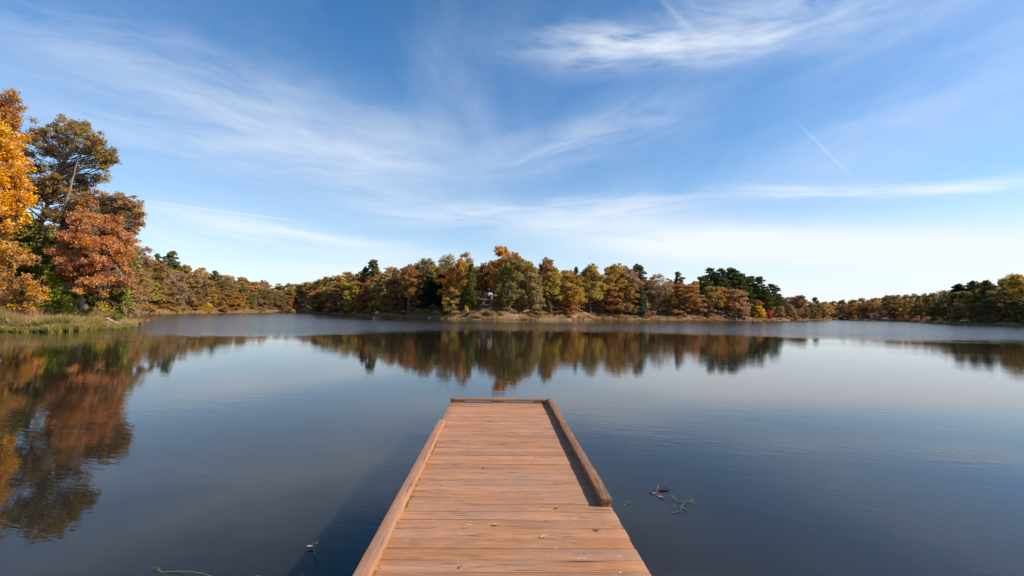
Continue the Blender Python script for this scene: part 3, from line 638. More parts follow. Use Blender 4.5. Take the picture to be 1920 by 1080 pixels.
# tall open oak, light trunk
near_tree('broadleaf_tree', 'tall open-crowned oak with a pale trunk, its ragged brown top highest against the sky', 66, 598, 48, [(70, 500), (76, 430), (90, 375), (108, 320), (128, 285)], .34,
 [(80, 250, 20, 0), (110, 244, 22, 1), (145, 240, 22, 0), (172, 258, 20, -1), (192, 290, 18, 0), (196, 312, 10, 0), (160, 285, 16, 1), (125, 268, 16, 0), (62, 262, 12, 1), (85, 285, 18, 0), (62, 320, 24, 1), (95, 335, 18, -1),
  (150, 340, 16, 1), (120, 355, 20, 0), (70, 370, 22, 0), (165, 365, 15, 1), (178, 270, 12, 0), (140, 395, 20, 2), (100, 400, 18, 0), (50, 290, 13, 0), (185, 338, 13, 1), (130, 318, 14, 1), (60, 425, 18, 1), (45, 345, 16, 1), (110, 290, 12, 2), (200, 300, 9, 0)],
 (.31, .20, .065), .115, 12, 34, .40, seed=203, twigs=10,
 extra=[([(82, 415), (60, 395), (40, 380), (28, 372)], .10), ([(100, 340), (118, 322), (150, 296), (178, 290)], .11), ([(88, 385), (112, 365), (128, 340, 1), (140, 300)], .12)])
near_tree('broadleaf_tree', 'leaning pink-barked oak with brown leaves right of the pale-trunked oak', 104, 598, 45, [(108, 500), (115, 440), (122, 390), (134, 340), (146, 300)], .27,
 [(150, 380, 22, 1), (185, 385, 22, 0), (215, 385, 18, 0), (238, 390, 16, 0), (256, 385, 12, 0), (262, 402, 10, 0), (245, 412, 14, 0), (210, 405, 18, 1), (170, 400, 20, 0), (140, 425, 20, 0), (240, 432, 11, 0), (258, 418, 8, 0), (196, 370, 10, 0), (228, 372, 8, 0)],
 (.37, .20, .07), .11, 13, 34, .38, seed=204, twigs=9, extra=[([(118, 455), (140, 440), (150, 425)], .07), ([(110, 480), (92, 470), (70, 460)], .07)])
# red-orange oak, the warm mass
near_tree('broadleaf_tree', 'red-orange oak leaning over the grassy point, long pale bare limbs low down', 150, 600, 43, [(150, 560), (155, 520), (165, 475), (178, 430), (188, 400)], .30,
 [(150, 410, 24, 0), (185, 420, 26, -1), (215, 430, 24, 0), (130, 445, 24, -1), (165, 455, 28, -2), (200, 460, 26, -1), (228, 455, 16, 0), (120, 480, 20, -1), (150, 495, 26, -2), (190, 495, 24, -2), (222, 490, 18, -1), (212, 525, 20, -2), (180, 530, 20, -3), (238, 480, 10, 0), (160, 385, 16, 1), (130, 515, 14, -2), (235, 510, 12, -1), (240, 448, 12, 0)],
 (.48, .195, .062), .105, 15, 34, .36, seed=205, twigs=9, bark=M_BARK,
 extra=[([(158, 545), (185, 540), (215, 545), (245, 540)], .05), ([(155, 520), (190, 500, -1), (225, 480, -2), (240, 466, -2)], .06), ([(160, 560), (200, 562, -2), (222, 572, -2), (238, 571, -3)], .06), ([(160, 505), (182, 512, -2), (214, 500, -2)], .04)])
near_tree('broadleaf_tree', 'small orange-gold tree hanging over the bank at the lower left corner of the wood', 22, 606, 38.5, [(24, 560), (26, 520), (22, 480)], .14,
 [(20, 470, 24, 0), (45, 490, 20, 0), (10, 510, 26, 0), (50, 525, 18, -1), (25, 545, 24, -1), (62, 555, 16, -1), (5, 575, 22, -1), (40, 575, 16, -1), (-20, 480, 34, 0), (-25, 540, 30, 0), (70, 560, 9, -1)],
 (.50, .25, .05), .105, 12, 28, .32, seed=206, twigs=8, bark=M_DARKBARK)
# cedars and dark evergreens of the point
near_tree('cedar_tree', 'bright yellow-green young cedar between the orange tree and the dark trunk', 104, 603, 41, [(104, 570), (105, 545), (106, 520)], .09,
 [(105, 522, 9, 0), (98, 535, 13, 0), (115, 540, 13, 0), (104, 555, 18, 0), (88, 560, 12, 0), (124, 562, 11, 0), (105, 575, 20, 0), (128, 578, 9, 0), (82, 578, 11, 0)],
 (.27, .27, .025), .10, 26, 26, .22, 'needle', M_DARKBARK, 3, seed=207, elong=2.0, flat=.9)
near_tree('cedar_tree', 'tall dark cedar half hidden behind the maple, between it and the pale trunk', 44, 600, 44, [(44, 540), (46, 470), (48, 400)], .16,
 [(48, 405, 14, 0), (40, 430, 22, 0), (62, 440, 18, 0), (35, 465, 26, 0), (68, 475, 20, 0), (48, 500, 30, 0), (76, 510, 18, 0), (30, 530, 28, 0), (60, 545, 24, 0), (10, 450, 26, 1), (0, 500, 30, 1)],
 (.15, .14, .025), .13, 26, 26, .28, 'needle', M_DARKBARK, 3, seed=208, elong=2.0, flat=.9)
near_tree('cedar_tree', 'dark green cedar behind the red-orange oak', 140, 600, 50, [(140, 540), (142, 480), (140, 430)], .16,
 [(140, 440, 20, 0), (125, 470, 24, 0), (155, 480, 26, 0), (130, 510, 28, 0), (165, 520, 26, 0), (150, 550, 30, 0), (120, 555, 28, 0), (180, 560, 24, 0), (100, 520, 24, 0), (95, 480, 18, 0), (200, 545, 24, 0), (75, 540, 24, 1), (190, 500, 22, 1)],
 (.08, .08, .02), .14, 26, 24, .3, 'needle', M_DARKBARK, 3, seed=209, elong=2.0, flat=.9)
near_tree('cedar_tree', 'light green cedar at the tip of the point under the red-orange boughs', 218, 606, 46.5, [(218, 570), (220, 520), (220, 470)], .13,
 [(220, 470, 12, 0), (212, 490, 16, 0), (230, 500, 13, 0), (218, 520, 18, 0), (234, 530, 12, 0), (205, 545, 18, 0), (228, 552, 16, 0), (214, 572, 20, 0), (200, 575, 14, 0), (215, 440, 12, 1), (220, 415, 8, 1)],
 (.19, .175, .03), .11, 24, 24, .26, 'needle', M_DARKBARK, 4, seed=210, elong=2.0, flat=.9)
near_tree('broadleaf_tree', 'brown-topped tree standing behind the tip of the point', 222, 592, 90, [(240, 540), (246, 500), (252, 470)], .22,
 [(240, 470, 14, 0), (260, 468, 14, 0), (275, 485, 14, 0), (250, 495, 16, 0), (270, 515, 14, 0), (240, 520, 16, 0), (255, 545, 16, 0), (235, 445, 12, 0), (228, 485, 16, 2)],
 (.40, .23, .10), .17, 20, 20, .45, seed=211, twigs=8)
rng = np.random.default_rng(77)
fill = [(-60, 52, 330), (-10, 56, 380), (60, 58, 430), (100, 60, 420), (150, 62, 430), (190, 60, 440), (215, 68, 470), (-90, 44, 300), (30, 66, 440), (120, 72, 440), (235, 84, 490), (-150, 50, 300)]
lbl = ['rust brown broadleaf tree in the shade behind the near point', 'olive broadleaf tree in the shade behind the near point']
for q, (px, D, top) in enumerate(fill):
    p = at_y(px, top, D); plant('broad', float(p[0]), D, float(p[2]-hgt(p[0], D)), 8.5, ['rust', 'olive'][q % 2], lbl[q % 2], ['brown trees behind the near point', 'olive trees behind the near point'][q % 2])
NSH = [(196, 560, 30, 45.5, 'gold', 'golden bush under the red-orange oak on the grassy point'), (172, 572, 26, 43.5, 'ltgreen', 'yellow-green bush right of the dark trunk on the point'), (205, 578, 26, 45.5, 'ltgreen', 'leafy green bush nearest the tip of the point'),
       (30, 592, 30, 37.2, 'olive', 'olive bush at the water left of the tall grass'), (60, 575, 36, 39.5, 'redor', 'rusty bush below the small orange-gold tree'), (4, 565, 40, 39.5, (.16, .04, .03), 'dark maroon bush at the left edge of the bank'), (92, 588, 24, 41, 'rust', 'low rusty bush beneath the bright young cedar'),
       (160, 585, 20, 42, 'rust', 'small rusty bush at the foot of the red-orange oak'), (-20, 588, 36, 37.5, 'gold', 'golden bush on the bank at the left edge'), (232, 585, 18, 52, 'olive', 'olive bush behind the tip of the point')]
for px, top, wpx, D, col, lb in NSH:
    p = at_y(px, top, D); z = hgt(p[0], D); plant('shrub', float(p[0]), D, float(max(.8, p[2]-z)), wpx*D/F*1.6, col, lb)

for q in range(16):
    px = rnd.uniform(-120, 200); D = float(np.interp(px, [-200, 0, 100, 180, 215], [33, 35.4, 35.6, 40, 42]))+rnd.uniform(2.2, 5.5); x = hz(px, D)
    plant('shrub', x, D, rnd.uniform(.7, 1.7), rnd.uniform(1.2, 2.4), rnd.choice(['rust', 'gold']), 'small rusty or golden bush in the tall grass of the near point', 'bushes in the tall grass of the near point')

# ------------------------------------------------------------------ shore grass (nobody could count it)
M_GRASS = None
m, t = mat('dry_grass'); M_GRASS = m; at = t.new('ShaderNodeAttribute', attribute_name='var').outputs['Fac']
cr = t.new('ShaderNodeValToRGB'); t.put(cr.inputs[0], at); e = cr.color_ramp.elements
e[0].position = 0; e[0].color = (.17, .17, .03, 1); e[1].position = 1; e[1].color = (.52, .32, .17, 1)
for p_, c_ in ((.3, (.30, .26, .06, 1)), (.55, (.46, .34, .13, 1)), (.8, (.55, .34, .15, 1))): q = e.new(p_); q.color = c_
d = t.new('ShaderNodeBsdfDiffuse'); t.put(d.inputs[0], cr.outputs[0]); tr = t.new('ShaderNodeBsdfTranslucent'); t.put(tr.inputs[0], cr.outputs[0])
mx = t.new('ShaderNodeMixShader'); mx.inputs[0].default_value = .3; t.l.new(d.outputs[0], mx.inputs[1]); t.l.new(tr.outputs[0], mx.inputs[2])
o = t.new('ShaderNodeOutputMaterial'); t.l.new(mx.outputs[0], o.inputs[0])
def blades(rng, P, h, wd, var):
    z = height(P); ok = z > -.45; P, z, h, var = P[ok], np.maximum(z[ok], -.02), h[ok], var[ok]; n = len(P); a = rng.uniform(0, 6.28, n); wv_ = wd*rng.uniform(.6, 1.4, n)/2
    ln = rng.normal(size=(n, 2))*rng.choice([.15, .3, .75], (n, 1))*h[:, None]; b = np.column_stack([P, z-.03]); dx_ = np.column_stack([np.cos(a)*wv_, np.sin(a)*wv_, np.zeros(n)])
    mid = b+np.column_stack([ln*.35, h*.6]); tip = b+np.column_stack([ln, h])
    V = np.stack([b-dx_, b+dx_, mid+dx_*.8, mid-dx_*.8, tip+dx_*.15, tip-dx_*.15], 1).reshape(-1, 3); i = np.arange(n)*6
    Q = np.concatenate([np.stack([i, i+1, i+2, i+3], 1), np.stack([i+3, i+2, i+4, i+5], 1)]); return V, Q, np.concatenate([var, var])
def along(rng, n, x0, x1, d0, d1):
    px = rng.uniform(x0, x1, n); sh_px = np.interp(px, *zip(*SHN)) if x1 < 300 else np.interp(px, [a for a, _ in SH], [b for _, b in SH])
    return px, sh_px
SHN = [(-200, 33), (-100, 34.5), (0, 35.4), (100, 35.6), (140, 37), (180, 40), (215, 42), (240, 44), (252, 45.8), (262, 49)]
rng = np.random.default_rng(9); n = 60000
px = rng.uniform(-160, 268, n); sdn = np.interp(px, *zip(*SHN)); off = rng.gamma(1.6, 1.5, n)-.9; off = off+.35*np.sin(px*.11)+.25*np.sin(px*.31+1); off = np.where(px > 215, off*np.clip((275-px)/60, .15, 1)-.2, off)
Y = sdn+off; X = np.array([hz(a, 1.0) for a in px])*Y; P = np.column_stack([X, Y])
patchv = .5+.5*np.sin(X*1.3+1.5*np.sin(Y*1.7)); tallp = .5+.5*np.sin(X*.8+2)
hh_ = np.where(off < .3, rng.uniform(.2, .6, n), rng.uniform(.5, 1.35, n))*(.45+.6*tallp+.35*np.sin(X*3.1+np.sin(Y*4.3)*1.5)**2)*np.where(px > 190, .45, 1)
var = np.clip(.40+.2*off+.35*(patchv-.5)+rng.normal(size=n)*.16, 0, 1)
V, Q, vv = blades(rng, P, hh_, .045, var); tag(mobj('shore_grass', npmesh('shore_grass', V, Q, M_GRASS, {'var': vv})), 'tall dry and green grass fringing the near left point', 'grass', kind='stuff')
n = 70000; px = rng.uniform(240, 1960, n); sdn = np.interp(px, [a for a, _ in SH], [b for _, b in SH]); off = rng.gamma(1.3, .75, n)-.7; Y = sdn+off; X = np.array([hz(a, 1.0) for a in px])*Y; P = np.column_stack([X, Y])
pv = .5+.5*np.sin(px*.045+2*np.sin(px*.013)); keep = rng.random(n) < .2+.7*pv
var = np.clip(.80+.3*off+.3*(pv-.5)+rng.normal(size=n)*.15, 0, 1); hh_ = rng.uniform(.15, .6, n)*(.5+.8*pv)
V, Q, vv = blades(rng, P[keep], hh_[keep], .13, var[keep]); tag(mobj('shore_grass', npmesh('shore_grass', V, Q, M_GRASS, {'var': vv})), 'low tawny grass along the far shores of the lake', 'grass', kind='stuff')
# undergrowth of brown bushes on the banks: countable, so each a shrub
def bushes(n, x0, x1, o0, o1, cols, label, group, hmax=2.6):
    for _ in range(n):
        px = rnd.uniform(x0, x1); D = shore_d(px)+rnd.uniform(o0, o1); x = hz(px, D)
        plant('shrub', x, D, rnd.uniform(.8, hmax), rnd.uniform(2.0, 4.2), rnd.choice(cols), label, group)
bushes(40, 240, 575, .8, 6, ['rust', 'gold'], 'low rusty or golden bush along the left cove shore', 'bushes along the left cove shore')
bushes(34, 590, 860, .6, 5, ['brown', 'rust'], 'low brown bush on the left flank of the headland', 'bushes on the left flank of the headland')
bushes(24, 860, 1090, .8, 8, ['tan', 'pink'], 'low tan bush on the bank below the picnic shelter', 'bushes on the bank below the shelter', 1.5)
bushes(30, 1100, 1460, .8, 7, ['tan', 'pink'], 'low tan bush on the right half of the headland shore', 'bushes on the right headland shore', 1.7)
bushes(22, 1465, 1720, .8, 6, ['rust', 'tan'], 'low rusty bush on the far end shore', 'bushes on the far end shore', 2.5)
bushes(26, 1740, 2000, .8, 8, ['brown', 'olive'], 'low dark bush on the shaded right bank', 'bushes on the shaded right bank', 3)

# ------------------------------------------------------------------ picnic shelter on the headland
M_ROOF = rough_mat('pale_metal_roof', (.42, .41, .40), (.55, .54, .52), (1, 6, 1), 3.0, .1, .5)
M_STONE = rough_mat('pale_stone_post', (.40, .33, .26), (.62, .54, .45), (1, 1, 1), 4.0, .4)
yS = shore_d(912)+10.5; pS = at_y(914, 566, yS); zS = hgt(pS[0], yS)
sh = empty('picnic_shelter', (pS[0], yS, zS)); sh.rotation_euler.z = rad(18); sh.scale = (.46, .46, .85); tag(sh, 'small open picnic shelter with pale roof and stone posts on the headland', 'shelter')
zr = at_y(914, 550, yS)[2]-zS
g = Geo(); V = [(-2.6, -2.2, zr), (2.6, -2.2, zr), (2.6, 0, zr+.75), (-2.6, 0, zr+.75), (2.6, 2.2, zr), (-2.6, 2.2, zr)]
V2 = [(a, b, c-.12) for a, b, c in V]; g.add(V+V2, [(0,1,2,3),(3,2,4,5),(9,8,7,6),(11,10,8,9),(0,6,7,1),(5,4,10,11),(1,7,8,2),(2,8,10,4),(3,9,6,0),(5,11,9,3)], .5)
mobj('roof', g.mesh('roof', M_ROOF), sh)
for a in (-2.1, 2.1):
    for b_ in (-1.7, 1.7):
        g = Geo(); g.box(a-.16, a+.16, b_-.16, b_+.16, -.5, zr-.02); mobj('post', g.mesh('post', M_STONE), sh)
g = Geo(); g.box(-2.4, 2.4, -2.0, 2.0, -.5, -.02); mobj('floor_slab', g.mesh('floor_slab', M_STONE), sh)
yT = shore_d(1240)+9
def picnic_table(px, off, label):
    y = shore_d(px)+off; x = hz(px, y); r = empty('picnic_table', (x, y, hgt(x, y))); r.rotation_euler.z = rnd.uniform(-.5, .5); tag(r, label, 'table')
    g = Geo(); g.box(-.95, .95, -.38, .38, .72, .77); mobj('tabletop', g.mesh('tabletop', M_ROOF), r)
    for s_ in (-1, 1): g = Geo(); g.box(-.95, .95, s_*.75-.14, s_*.75+.14, .42, .46); mobj('bench', g.mesh('bench', M_ROOF), r)
    for s_ in (-1, 1):
        g = Geo(); g.tube([(s_*.7, -.75, -.1), (s_*.7, -.3, .72)], [.05, .05], 5); g.tube([(s_*.7, .75, -.1), (s_*.7, .3, .72)], [.05, .05], 5); g.tube([(s_*.7, -.8, .38), (s_*.7, .8, .38)], [.04, .04], 5); mobj('leg', g.mesh('leg', M_STONE), r)
picnic_table(1128, 7, 'pale picnic table among trunks right of the cleft in the shore')
# brush pile, driftwood
def snarl(name, label, cat, px, py, y, Wm, Hm, nb, seed, flatl=False, mt=M_PALE):
    rng = np.random.default_rng(seed); p = at_y(px, py, y); z = max(hgt(p[0], y), 0.0); g = Geo()
    for q in range(nb):
        a = rng.uniform(-1, 1, 2)*Wm*.35; e = rng.normal(size=3)*np.array([Wm*.4, Wm*.3, Hm*.5]); e[2] = abs(e[2])
        c = curve((a[0], a[1]*.5, 0), (a[0]+e[0], a[1]+e[1], e[2]), rng, .15, 5); g.tube(c, np.linspace(.07, .02, 5)*rng.uniform(.5, 1.3), 4)
    me = g.mesh(name, mt, True); o_ = mobj(name, me); o_.location = (p[0], y, z); tag(o_, label, cat)
snarl('brush_pile', 'grey-white brush pile at the water left of the tan bank', 'brush pile', 826, 592, shore_d(826)+1.2, 3.6, 1.3, 50, 3)
snarl('fallen_tree', 'tangle of bleached roots lying at the foot of the dead tree by the far inlet', 'fallen tree', 586, 585, shore_d(588)+.6, 6, 2.6, 46, 4)
rng = np.random.default_rng(5)
def log(label, pts, r0, mt=M_PALE):
    P_ = [at_y(x, y, d) for x, y, d in pts]; P_ = np.array(P_); g = Geo(); b0 = P_[0].copy(); g.tube(P_-b0, np.linspace(r0, r0*.35, len(P_)), 7)
    for q in range(3): a = P_[1]-b0; g.tube(curve(a, a+rng.normal(size=3)*.5+np.array([0, 0, .25]), rng, .1, 4), [.03, .02, .015, .01], 4)
    o_ = mobj('driftwood_log', g.mesh('driftwood_log', mt, True)); o_.location = tuple(b0); tag(o_, label, 'log')
log('bleached log lying in the grass at the tip of the point', [(200, 597, 44), (212, 603, 44), (225, 606, 44)], .13)
log('pale fallen branch on the leaf-strewn bank below the dark trunk', [(118, 583, 43), (135, 589, 42.5), (150, 594, 42)], .10)

# ------------------------------------------------------------------ dock
DZ = .60; XL, XR, YE = -.807, .953, 8.045
dock = empty('dock', (0, 3, 0)); tag(dock, 'red-brown stained wooden dock running straight out over the lake, low kerb rails', 'dock')
def part(name, g, mt, mods=True, bev=.002):
    me = g.mesh(name, mt); o_ = mobj(name, me, dock); o_.location = (0, -3, 0)
    if bev: b_ = o_.modifiers.new('bevel', 'BEVEL'); b_.width = bev; b_.segments = 2; b_.limit_method = 'ANGLE'
    return o_
g = Geo(); y = YE; rng = np.random.default_rng(31); q = 0
while y > -4.4:
    wd = .14 if q % 5 else .138; gap = float(rng.choice([.004, .005, .0065, .009])); y0 = y-wd+gap
    xl = XL+rng.uniform(-.006, .008); xr = XR+rng.uniform(-.008, .010); nseg = 14; X_ = np.linspace(xl, xr, nseg+1)
    wobz = np.interp(X_, [xl, 0, xr], rng.normal(size=3)*.0016); cup = rng.normal()*.0012
    wy0 = np.interp(X_, np.linspace(xl, xr, 5), rng.normal(size=5)*.0013); wy1 = np.interp(X_, np.linspace(xl, xr, 5), rng.normal(size=5)*.0013)
    V = []
    for a, x_ in enumerate(X_):
        V += [(x_, y0+wy0[a], DZ-.038), (x_, y+wy1[a], DZ-.038), (x_, y+wy1[a], DZ+wobz[a]+cup), (x_, (y0+y)/2, DZ+wobz[a]), (x_, y0+wy0[a], DZ+wobz[a]+cup*.7)]
    Q = []
    for a in range(nseg):
        b0, b1 = a*5, a*5+5
        Q += [(b0, b0+1, b1+1, b1), (b0+1, b0+2, b1+2, b1+1), (b0+2, b0+3, b1+3, b1+2), (b0+3, b0+4, b1+4, b1+3), (b0+4, b0, b1, b1+4)]
    e_ = nseg*5; Q += [(0, 4, 3, 2), (0, 2, 1, 1)][:1]+[(e_, e_+2, e_+3, e_+4)]
    Q += [(0, 2, 1, 0)][:0]
    g.add(V, Q, rng.random()); y -= .14; q += 1
part('deck', g, M_DECK, bev=.003)
g = Geo()
def rail(g, along_, a0, a1, c0, c1, z0, z1, var):
    n = 26; s = np.linspace(a0, a1, n); V = []; rr = np.random.default_rng(int(var*1000))
    w1 = np.interp(s, np.linspace(a0, a1, 7), rr.normal(size=7)*.003); w2 = np.interp(s, np.linspace(a0, a1, 9), rr.normal(size=9)*.0025); zz = np.interp(s, np.linspace(a0, a1, 9), rr.normal(size=9)*.0015)
    for i_, u in enumerate(s):
        for c_, z_ in ((c0+w1[i_], z0), (c1+w2[i_], z0), (c1+w2[i_], z1+zz[i_]), (c0+w1[i_], z1+zz[i_])): V.append((c_, u, z_) if along_ == 'y' else (u, c_, z_))
    Q = []
    for a in range(n-1):
        for b_ in range(4): Q.append((a*4+b_, a*4+(b_+1) % 4, a*4+4+(b_+1) % 4, a*4+4+b_))
    Q += [(0, 3, 2, 1), (4*n-4, 4*n-3, 4*n-2, 4*n-1)]; g.add(V, Q, var)
RZ0, RZ1 = DZ+.030, DZ+.070
g = Geo(); rail(g, 'y', -4.0, 6.44, -.812, -.722, RZ0+.001, RZ1, .31); tag(part('rail', g, M_RAIL_L), 'left kerb rail, bright and smooth, mossy at its foot')
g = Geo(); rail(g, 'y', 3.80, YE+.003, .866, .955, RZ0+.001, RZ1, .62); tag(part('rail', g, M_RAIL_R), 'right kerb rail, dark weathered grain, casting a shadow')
g = Geo(); rail(g, 'x', XL-.002, .863, YE-.089, YE+.002, RZ0+.001, RZ1-.001, .47); tag(part('rail', g, M_RAIL_E), 'end kerb rail across the far end')
def blk(x0, x1, y0, y1, mt, v): g = Geo(); g.box(x0, x1, y0, y1, DZ-.002, RZ0-.0005, v); part('spacer_block', g, mt, bev=.002)
for a, b_ in ((XL+.002, -.57), (-.105, .155), (.64, .86)): blk(a, b_, YE-.085, YE-.002, M_RAIL_E, .2+a*.1)
for a, b_ in ((6.20, 6.42), (4.86, 6.12), (3.52, 4.80), (2.1, 3.45), (.6, 2.0), (-1, .5)): blk(-.808, -.728, a, b_, M_RAIL_L, .5)
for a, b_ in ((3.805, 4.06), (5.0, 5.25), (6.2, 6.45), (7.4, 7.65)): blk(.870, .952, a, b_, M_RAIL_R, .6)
for x_ in (XL+.06, .05, XR-.06): g = Geo(); g.box(x_-.019, x_+.019, -4.4, YE-.03, DZ-.225, DZ-.042, .3); part('stringer', g, M_UNDER)
g = Geo(); g.box(XL+.02, XR-.02, YE-.028, YE+.01, DZ-.225, DZ-.042, .4); part('end_board', g, M_UNDER)
for y_ in (7.6, 5.0, 2.4, -.2, -2.8):
    for x_ in (XL+.16, XR-.16): g = Geo(); g.tube([(x_, y_, -1.6), (x_, y_, DZ-.045)], [.07, .07], 12); part('piling', g, M_UNDER, bev=0)
# moss tufts along the foot of the left rail
M_MOSS = rough_mat('moss', (.13, .14, .015), (.34, .30, .04), (1, 1, 1), 60.0, .5)
rng = np.random.default_rng(8); n = 900; yy = rng.uniform(2.4, 6.3, n); keep = (np.sin(yy*5.1)+np.sin(yy*11.7+1)*.7+rng.normal(size=n)*.35) > .45; yy = yy[keep]; n = len(yy)
P = np.column_stack([-.722+abs(rng.normal(size=n))*.007, yy, DZ+.003+rng.uniform(0, .008, n)]); V, Q, v_ = leaf_quads(rng, P, .008, rng.random(n), 1.6); o_ = mobj('moss', npmesh('moss', V, Q, M_MOSS), dock); o_['kind'] = 'stuff'; o_.location = (0, -3, 0)

# ------------------------------------------------------------------ small things: leaves on the dock and plants in the water
def simple(name, c, rough=.7, trans=0.0):
    m, t = mat(name); nz = t.noise(t.new('ShaderNodeTexCoord').outputs['Object'], 60.0, 4.0, .6); b = t.new('ShaderNodeBsdfPrincipled')
    t.put(b.inputs['Base Color'], t.mix(t.mr(nz, .3, .7), tuple(x*.6 for x in c), tuple(min(1, x*1.25) for x in c))); b.inputs['Roughness'].default_value = rough
    o = t.new('ShaderNodeOutputMaterial'); t.l.new(b.outputs[0], o.inputs[0]); return m
M_DL = simple('dead_leaf', (.50, .34, .20)); M_DL2 = simple('brown_leaf', (.28, .13, .06)); M_GL = simple('water_leaf', (.10, .15, .035), .4); M_STRAW = simple('straw_stem', (.30, .23, .08), .5); M_SUB = simple('drowned_leaf', (.09, .075, .015), .5); M_PINKL = simple('pink_leaf', (.62, .36, .27), .5)
def leaf_shape(g, L, Wd, curl=.2, lobed=True, org=(0, 0, 0), ang=0.0, tilt=0.0):
    n = 9; V = []; ca, sa = math.cos(ang), math.sin(ang)
    for i_ in range(n):
        f = i_/(n-1); wv_ = Wd*.5*math.sin(math.pi*min(1, f*.95+.03))**.7*((1+.35*math.sin(f*19)) if lobed else 1)
        for s_ in (-1, 0, 1):
            x_, y_, z_ = L*(f-.5), s_*wv_, curl*(abs(s_)*wv_+.6*L*(f-.5)**2)+tilt*L*f
            V.append((org[0]+x_*ca-y_*sa, org[1]+x_*sa+y_*ca, org[2]+z_))
    Q = [(i_*3+j, i_*3+3+j, i_*3+4+j, i_*3+1+j) for i_ in range(n-1) for j in (0, 1)]; g.add(V, Q, .5)
def onz(px, py, z): d_ = ray(px, py); k = (z-HC)/d_[2]; return d_[0]*k, d_[1]*k
DL = [(930, 985, .055, 0, 'pale torn leaf lying in the middle of the dock'), (1020, 1008, .06, .5, 'curled tan leaf on the dock right of the pale torn leaf'), (1044, 954, .045, .2, 'small curled leaf on the dock near the end of the right rail'), (907, 878, .04, .3, 'tiny crumpled leaf on the left half of the dock'),
      (1119, 995, .05, -.6, 'splintery brown leaf near the right edge of the dock'), (1005, 856, .035, .1, 'tiny tan leaf on the dock right of centre'), (872, 990, .03, .2, 'brown leaf crumb on the dock left of the pale torn leaf'), (864, 1064, .035, 1.0, 'leaf crumb by the near end of the left rail')]
for px, py, L, an, lb in DL:
    g = Geo(); leaf_shape(g, L, L*.5, .35, True, (0, 0, 0), 0, .05); o_ = mobj('fallen_leaf', g.mesh('fallen_leaf', M_DL if 'pale' in lb or 'tan' in lb else M_DL2, True)); x_, y_ = onz(px, py, DZ); o_.location = (x_, y_, DZ+.004); o_.rotation_euler.z = an; tag(o_, lb, 'leaf')
SP = [(951, 829), (900, 912), (949, 773), (911, 811), (1163, 1075), (984, 775), (823, 877)]
for px, py in SP:
    g = Geo(); leaf_shape(g, .014, .011, .5, False); o_ = mobj('leaf_scrap', g.mesh('leaf_scrap', simple('pale_scrap', (.75, .68, .58)), True)); x_, y_ = onz(px, py, DZ); o_.location = (x_, y_, DZ+.003); o_.rotation_euler.z = px; tag(o_, 'tiny whitish scrap lying on the dock boards', 'leaf', 'tiny pale scraps on the dock boards')
def stem(name, label, cat, pts, r0, mt, leaves=()):
    g = Geo(); P_ = np.array(pts, float); b0 = P_[0].copy(); b0[2] = 0; g.tube(P_-b0, np.linspace(r0, r0*.4, len(P_)), 6); root = empty(name, tuple(b0)); mobj('stem', g.mesh('stem', mt, True), root); tag(root, label, cat)
    for (x_, y_, z_, L, Wd, an, ti, m_) in leaves: g = Geo(); leaf_shape(g, L, Wd, .25, False, (0, 0, 0), 0, ti); c = mobj('leaf', g.mesh('leaf', m_, True), root); c.scale = (.72, .72, .72); c.location = (x_-b0[0], y_-b0[1], z_); c.rotation_euler.z = an
def wp(px, py, z=.006): x_, y_ = onz(px, py, z); return (x_, y_, z)
a = wp(1278, 949, .0)
LV = []
for px, py, L, Wd, an, ti, m_ in ((1264, 935, .16, .022, 1.9, .25, M_GL), (1283, 946, .10, .03, .3, .3, M_GL), (1287, 943, .14, .025, -.1, .35, M_GL), (1281, 953, .12, .026, -1.4, .1, M_GL), (1264, 951, .09, .014, .05, .0, M_GL), (1296, 941, .13, .018, .1, .1, M_GL), (1297, 939, .09, .035, 1.2, .35, M_GL), (1302, 944, .10, .012, -.4, 0, M_GL), (1289, 939, .12, .012, -.5, .05, M_GL),
                                  (1272, 941, .16, .026, 2.3, .0, M_SUB), (1266, 961, .2, .028, .35, .0, M_SUB), (1281, 960, .12, .034, -1.2, .0, M_SUB), (1264, 947, .1, .02, 1.2, 0, M_SUB)):
    x_, y_, z_ = wp(px, py, .008 if m_ is M_GL else .003); LV.append((x_, y_, z_, L, Wd, an, ti, m_))
stem('water_plant', 'green water plant with narrow leaves right of the dock, the larger of two', 'plant', [wp(1276, 957, .001), wp(1277, 951, .004), wp(1281, 945, .03)], .005, M_GL, LV)
LV = [(*wp(1174, 940, .008), .05, .014, 2.7, .1, M_GL), (*wp(1179, 939, .01), .06, .022, .5, .3, M_GL), (*wp(1180, 943, .006), .06, .02, -.1, .1, M_GL), (*wp(1172, 946, .006), .05, .02, .6, .1, M_GL)]
stem('water_plant', 'tiny green sprig in the water close beside the end of the right rail', 'plant', [wp(1170, 949, .002), wp(1176, 943, .006), wp(1179, 940, .012)], .002, M_GL, LV)
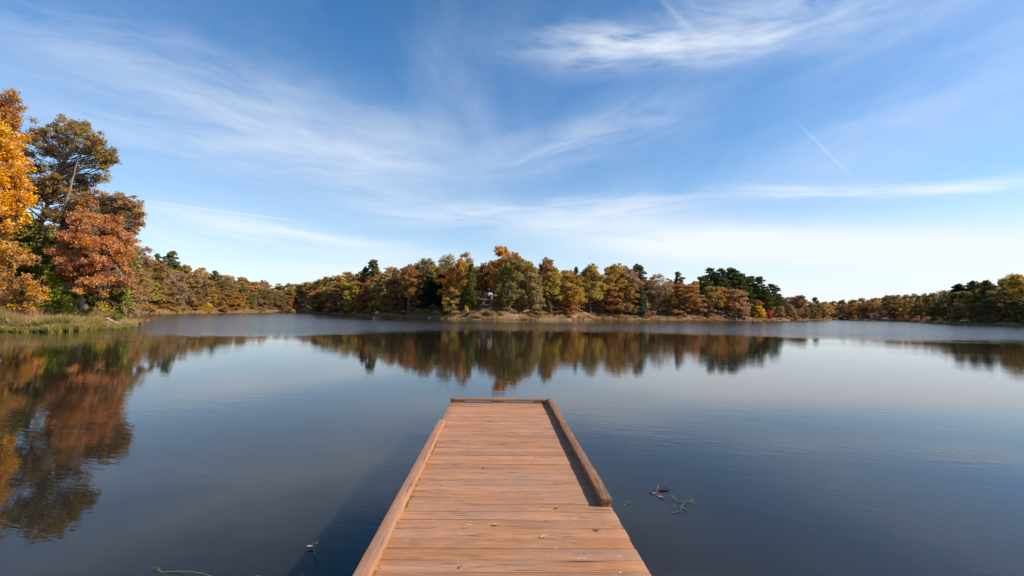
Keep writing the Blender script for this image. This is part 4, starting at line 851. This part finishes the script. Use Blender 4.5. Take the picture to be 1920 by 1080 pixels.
LV = [(*wp(1227.5, 925.6, .01), .10, .03, .1, .15, M_PINKL), (*wp(1239, 932.5, .01), .09, .035, -.7, .15, M_PINKL), (*wp(1234, 914, .02), .07, .03, .9, .4, M_DL2), (*wp(1236, 929, .006), .1, .04, -.3, .05, M_DL2), (*wp(1243, 918, .004), .25, .13, .2, .0, simple('drowned_mat', (.02, .02, .03), .4)), (*wp(1226, 923, .003), .22, .08, .3, .0, simple('drowned_mat', (.02, .02, .03), .4))]
stem('floating_twig', 'dark floating twig with two pinkish dead leaves right of the dock', 'twig', [wp(1236, 912, .03), wp(1232, 916, .02), wp(1232, 923, .01), wp(1237, 930, .008), wp(1247, 938, .004), wp(1260, 946, .002)], .004, M_DL2, LV)
LV = [(*wp(582, 1024.5, .02), .10, .034, -.15, .05, M_PINKL), (*wp(594, 1017, .10), .06, .012, .9, .3, M_GL), (*wp(596, 1020, .08), .06, .012, -1.0, .2, M_GL), (*wp(587, 1021, .05), .04, .01, 1.4, .4, M_GL), (*wp(588, 1036, .003), .09, .02, -1.3, 0, M_SUB)]
stem('water_plant', 'thin upright stem with one pale dead leaf, left of the dock', 'plant', [wp(591, 1042, 0), wp(591, 1036, .02), wp(592, 1024, .05), wp(592, 1015, .10)], .005, M_STRAW, LV)
LV = [(*wp(290, 1066, .01), .07, .018, .1, .2, M_GL), (*wp(297, 1067, .008), .05, .014, 2.8, .1, M_GL), (*wp(294, 1070, .004), .05, .012, -1.1, 0, M_SUB)]
stem('water_plant', 'arching straw-coloured reed stem lying on the water at the lower left', 'plant', [wp(295, 1069, .002), wp(305, 1073, .002), wp(335, 1071, .01), wp(360, 1072, .03), wp(378, 1075, .03), wp(395, 1080, .02), wp(420, 1092, .0)], .004, M_STRAW, LV)
stem('water_plant', 'dead pinkish stalk tip at the bottom edge left of the dock', 'plant', [wp(555, 1092, 0), wp(562, 1082, .02), wp(568, 1076, .06), wp(572, 1082, .03), wp(574, 1090, 0)], .004, M_DL, [(*wp(566, 1079, .04), .05, .012, 1.2, .3, M_DL)])
stem('water_plant', 'short tan stalk stub at the bottom edge between the reed and the dock', 'plant', [wp(478, 1094, 0), wp(480, 1084, .03), wp(481, 1079, .05)], .006, M_STRAW, [(*wp(484, 1081, .03), .04, .01, .4, .2, M_STRAW)])
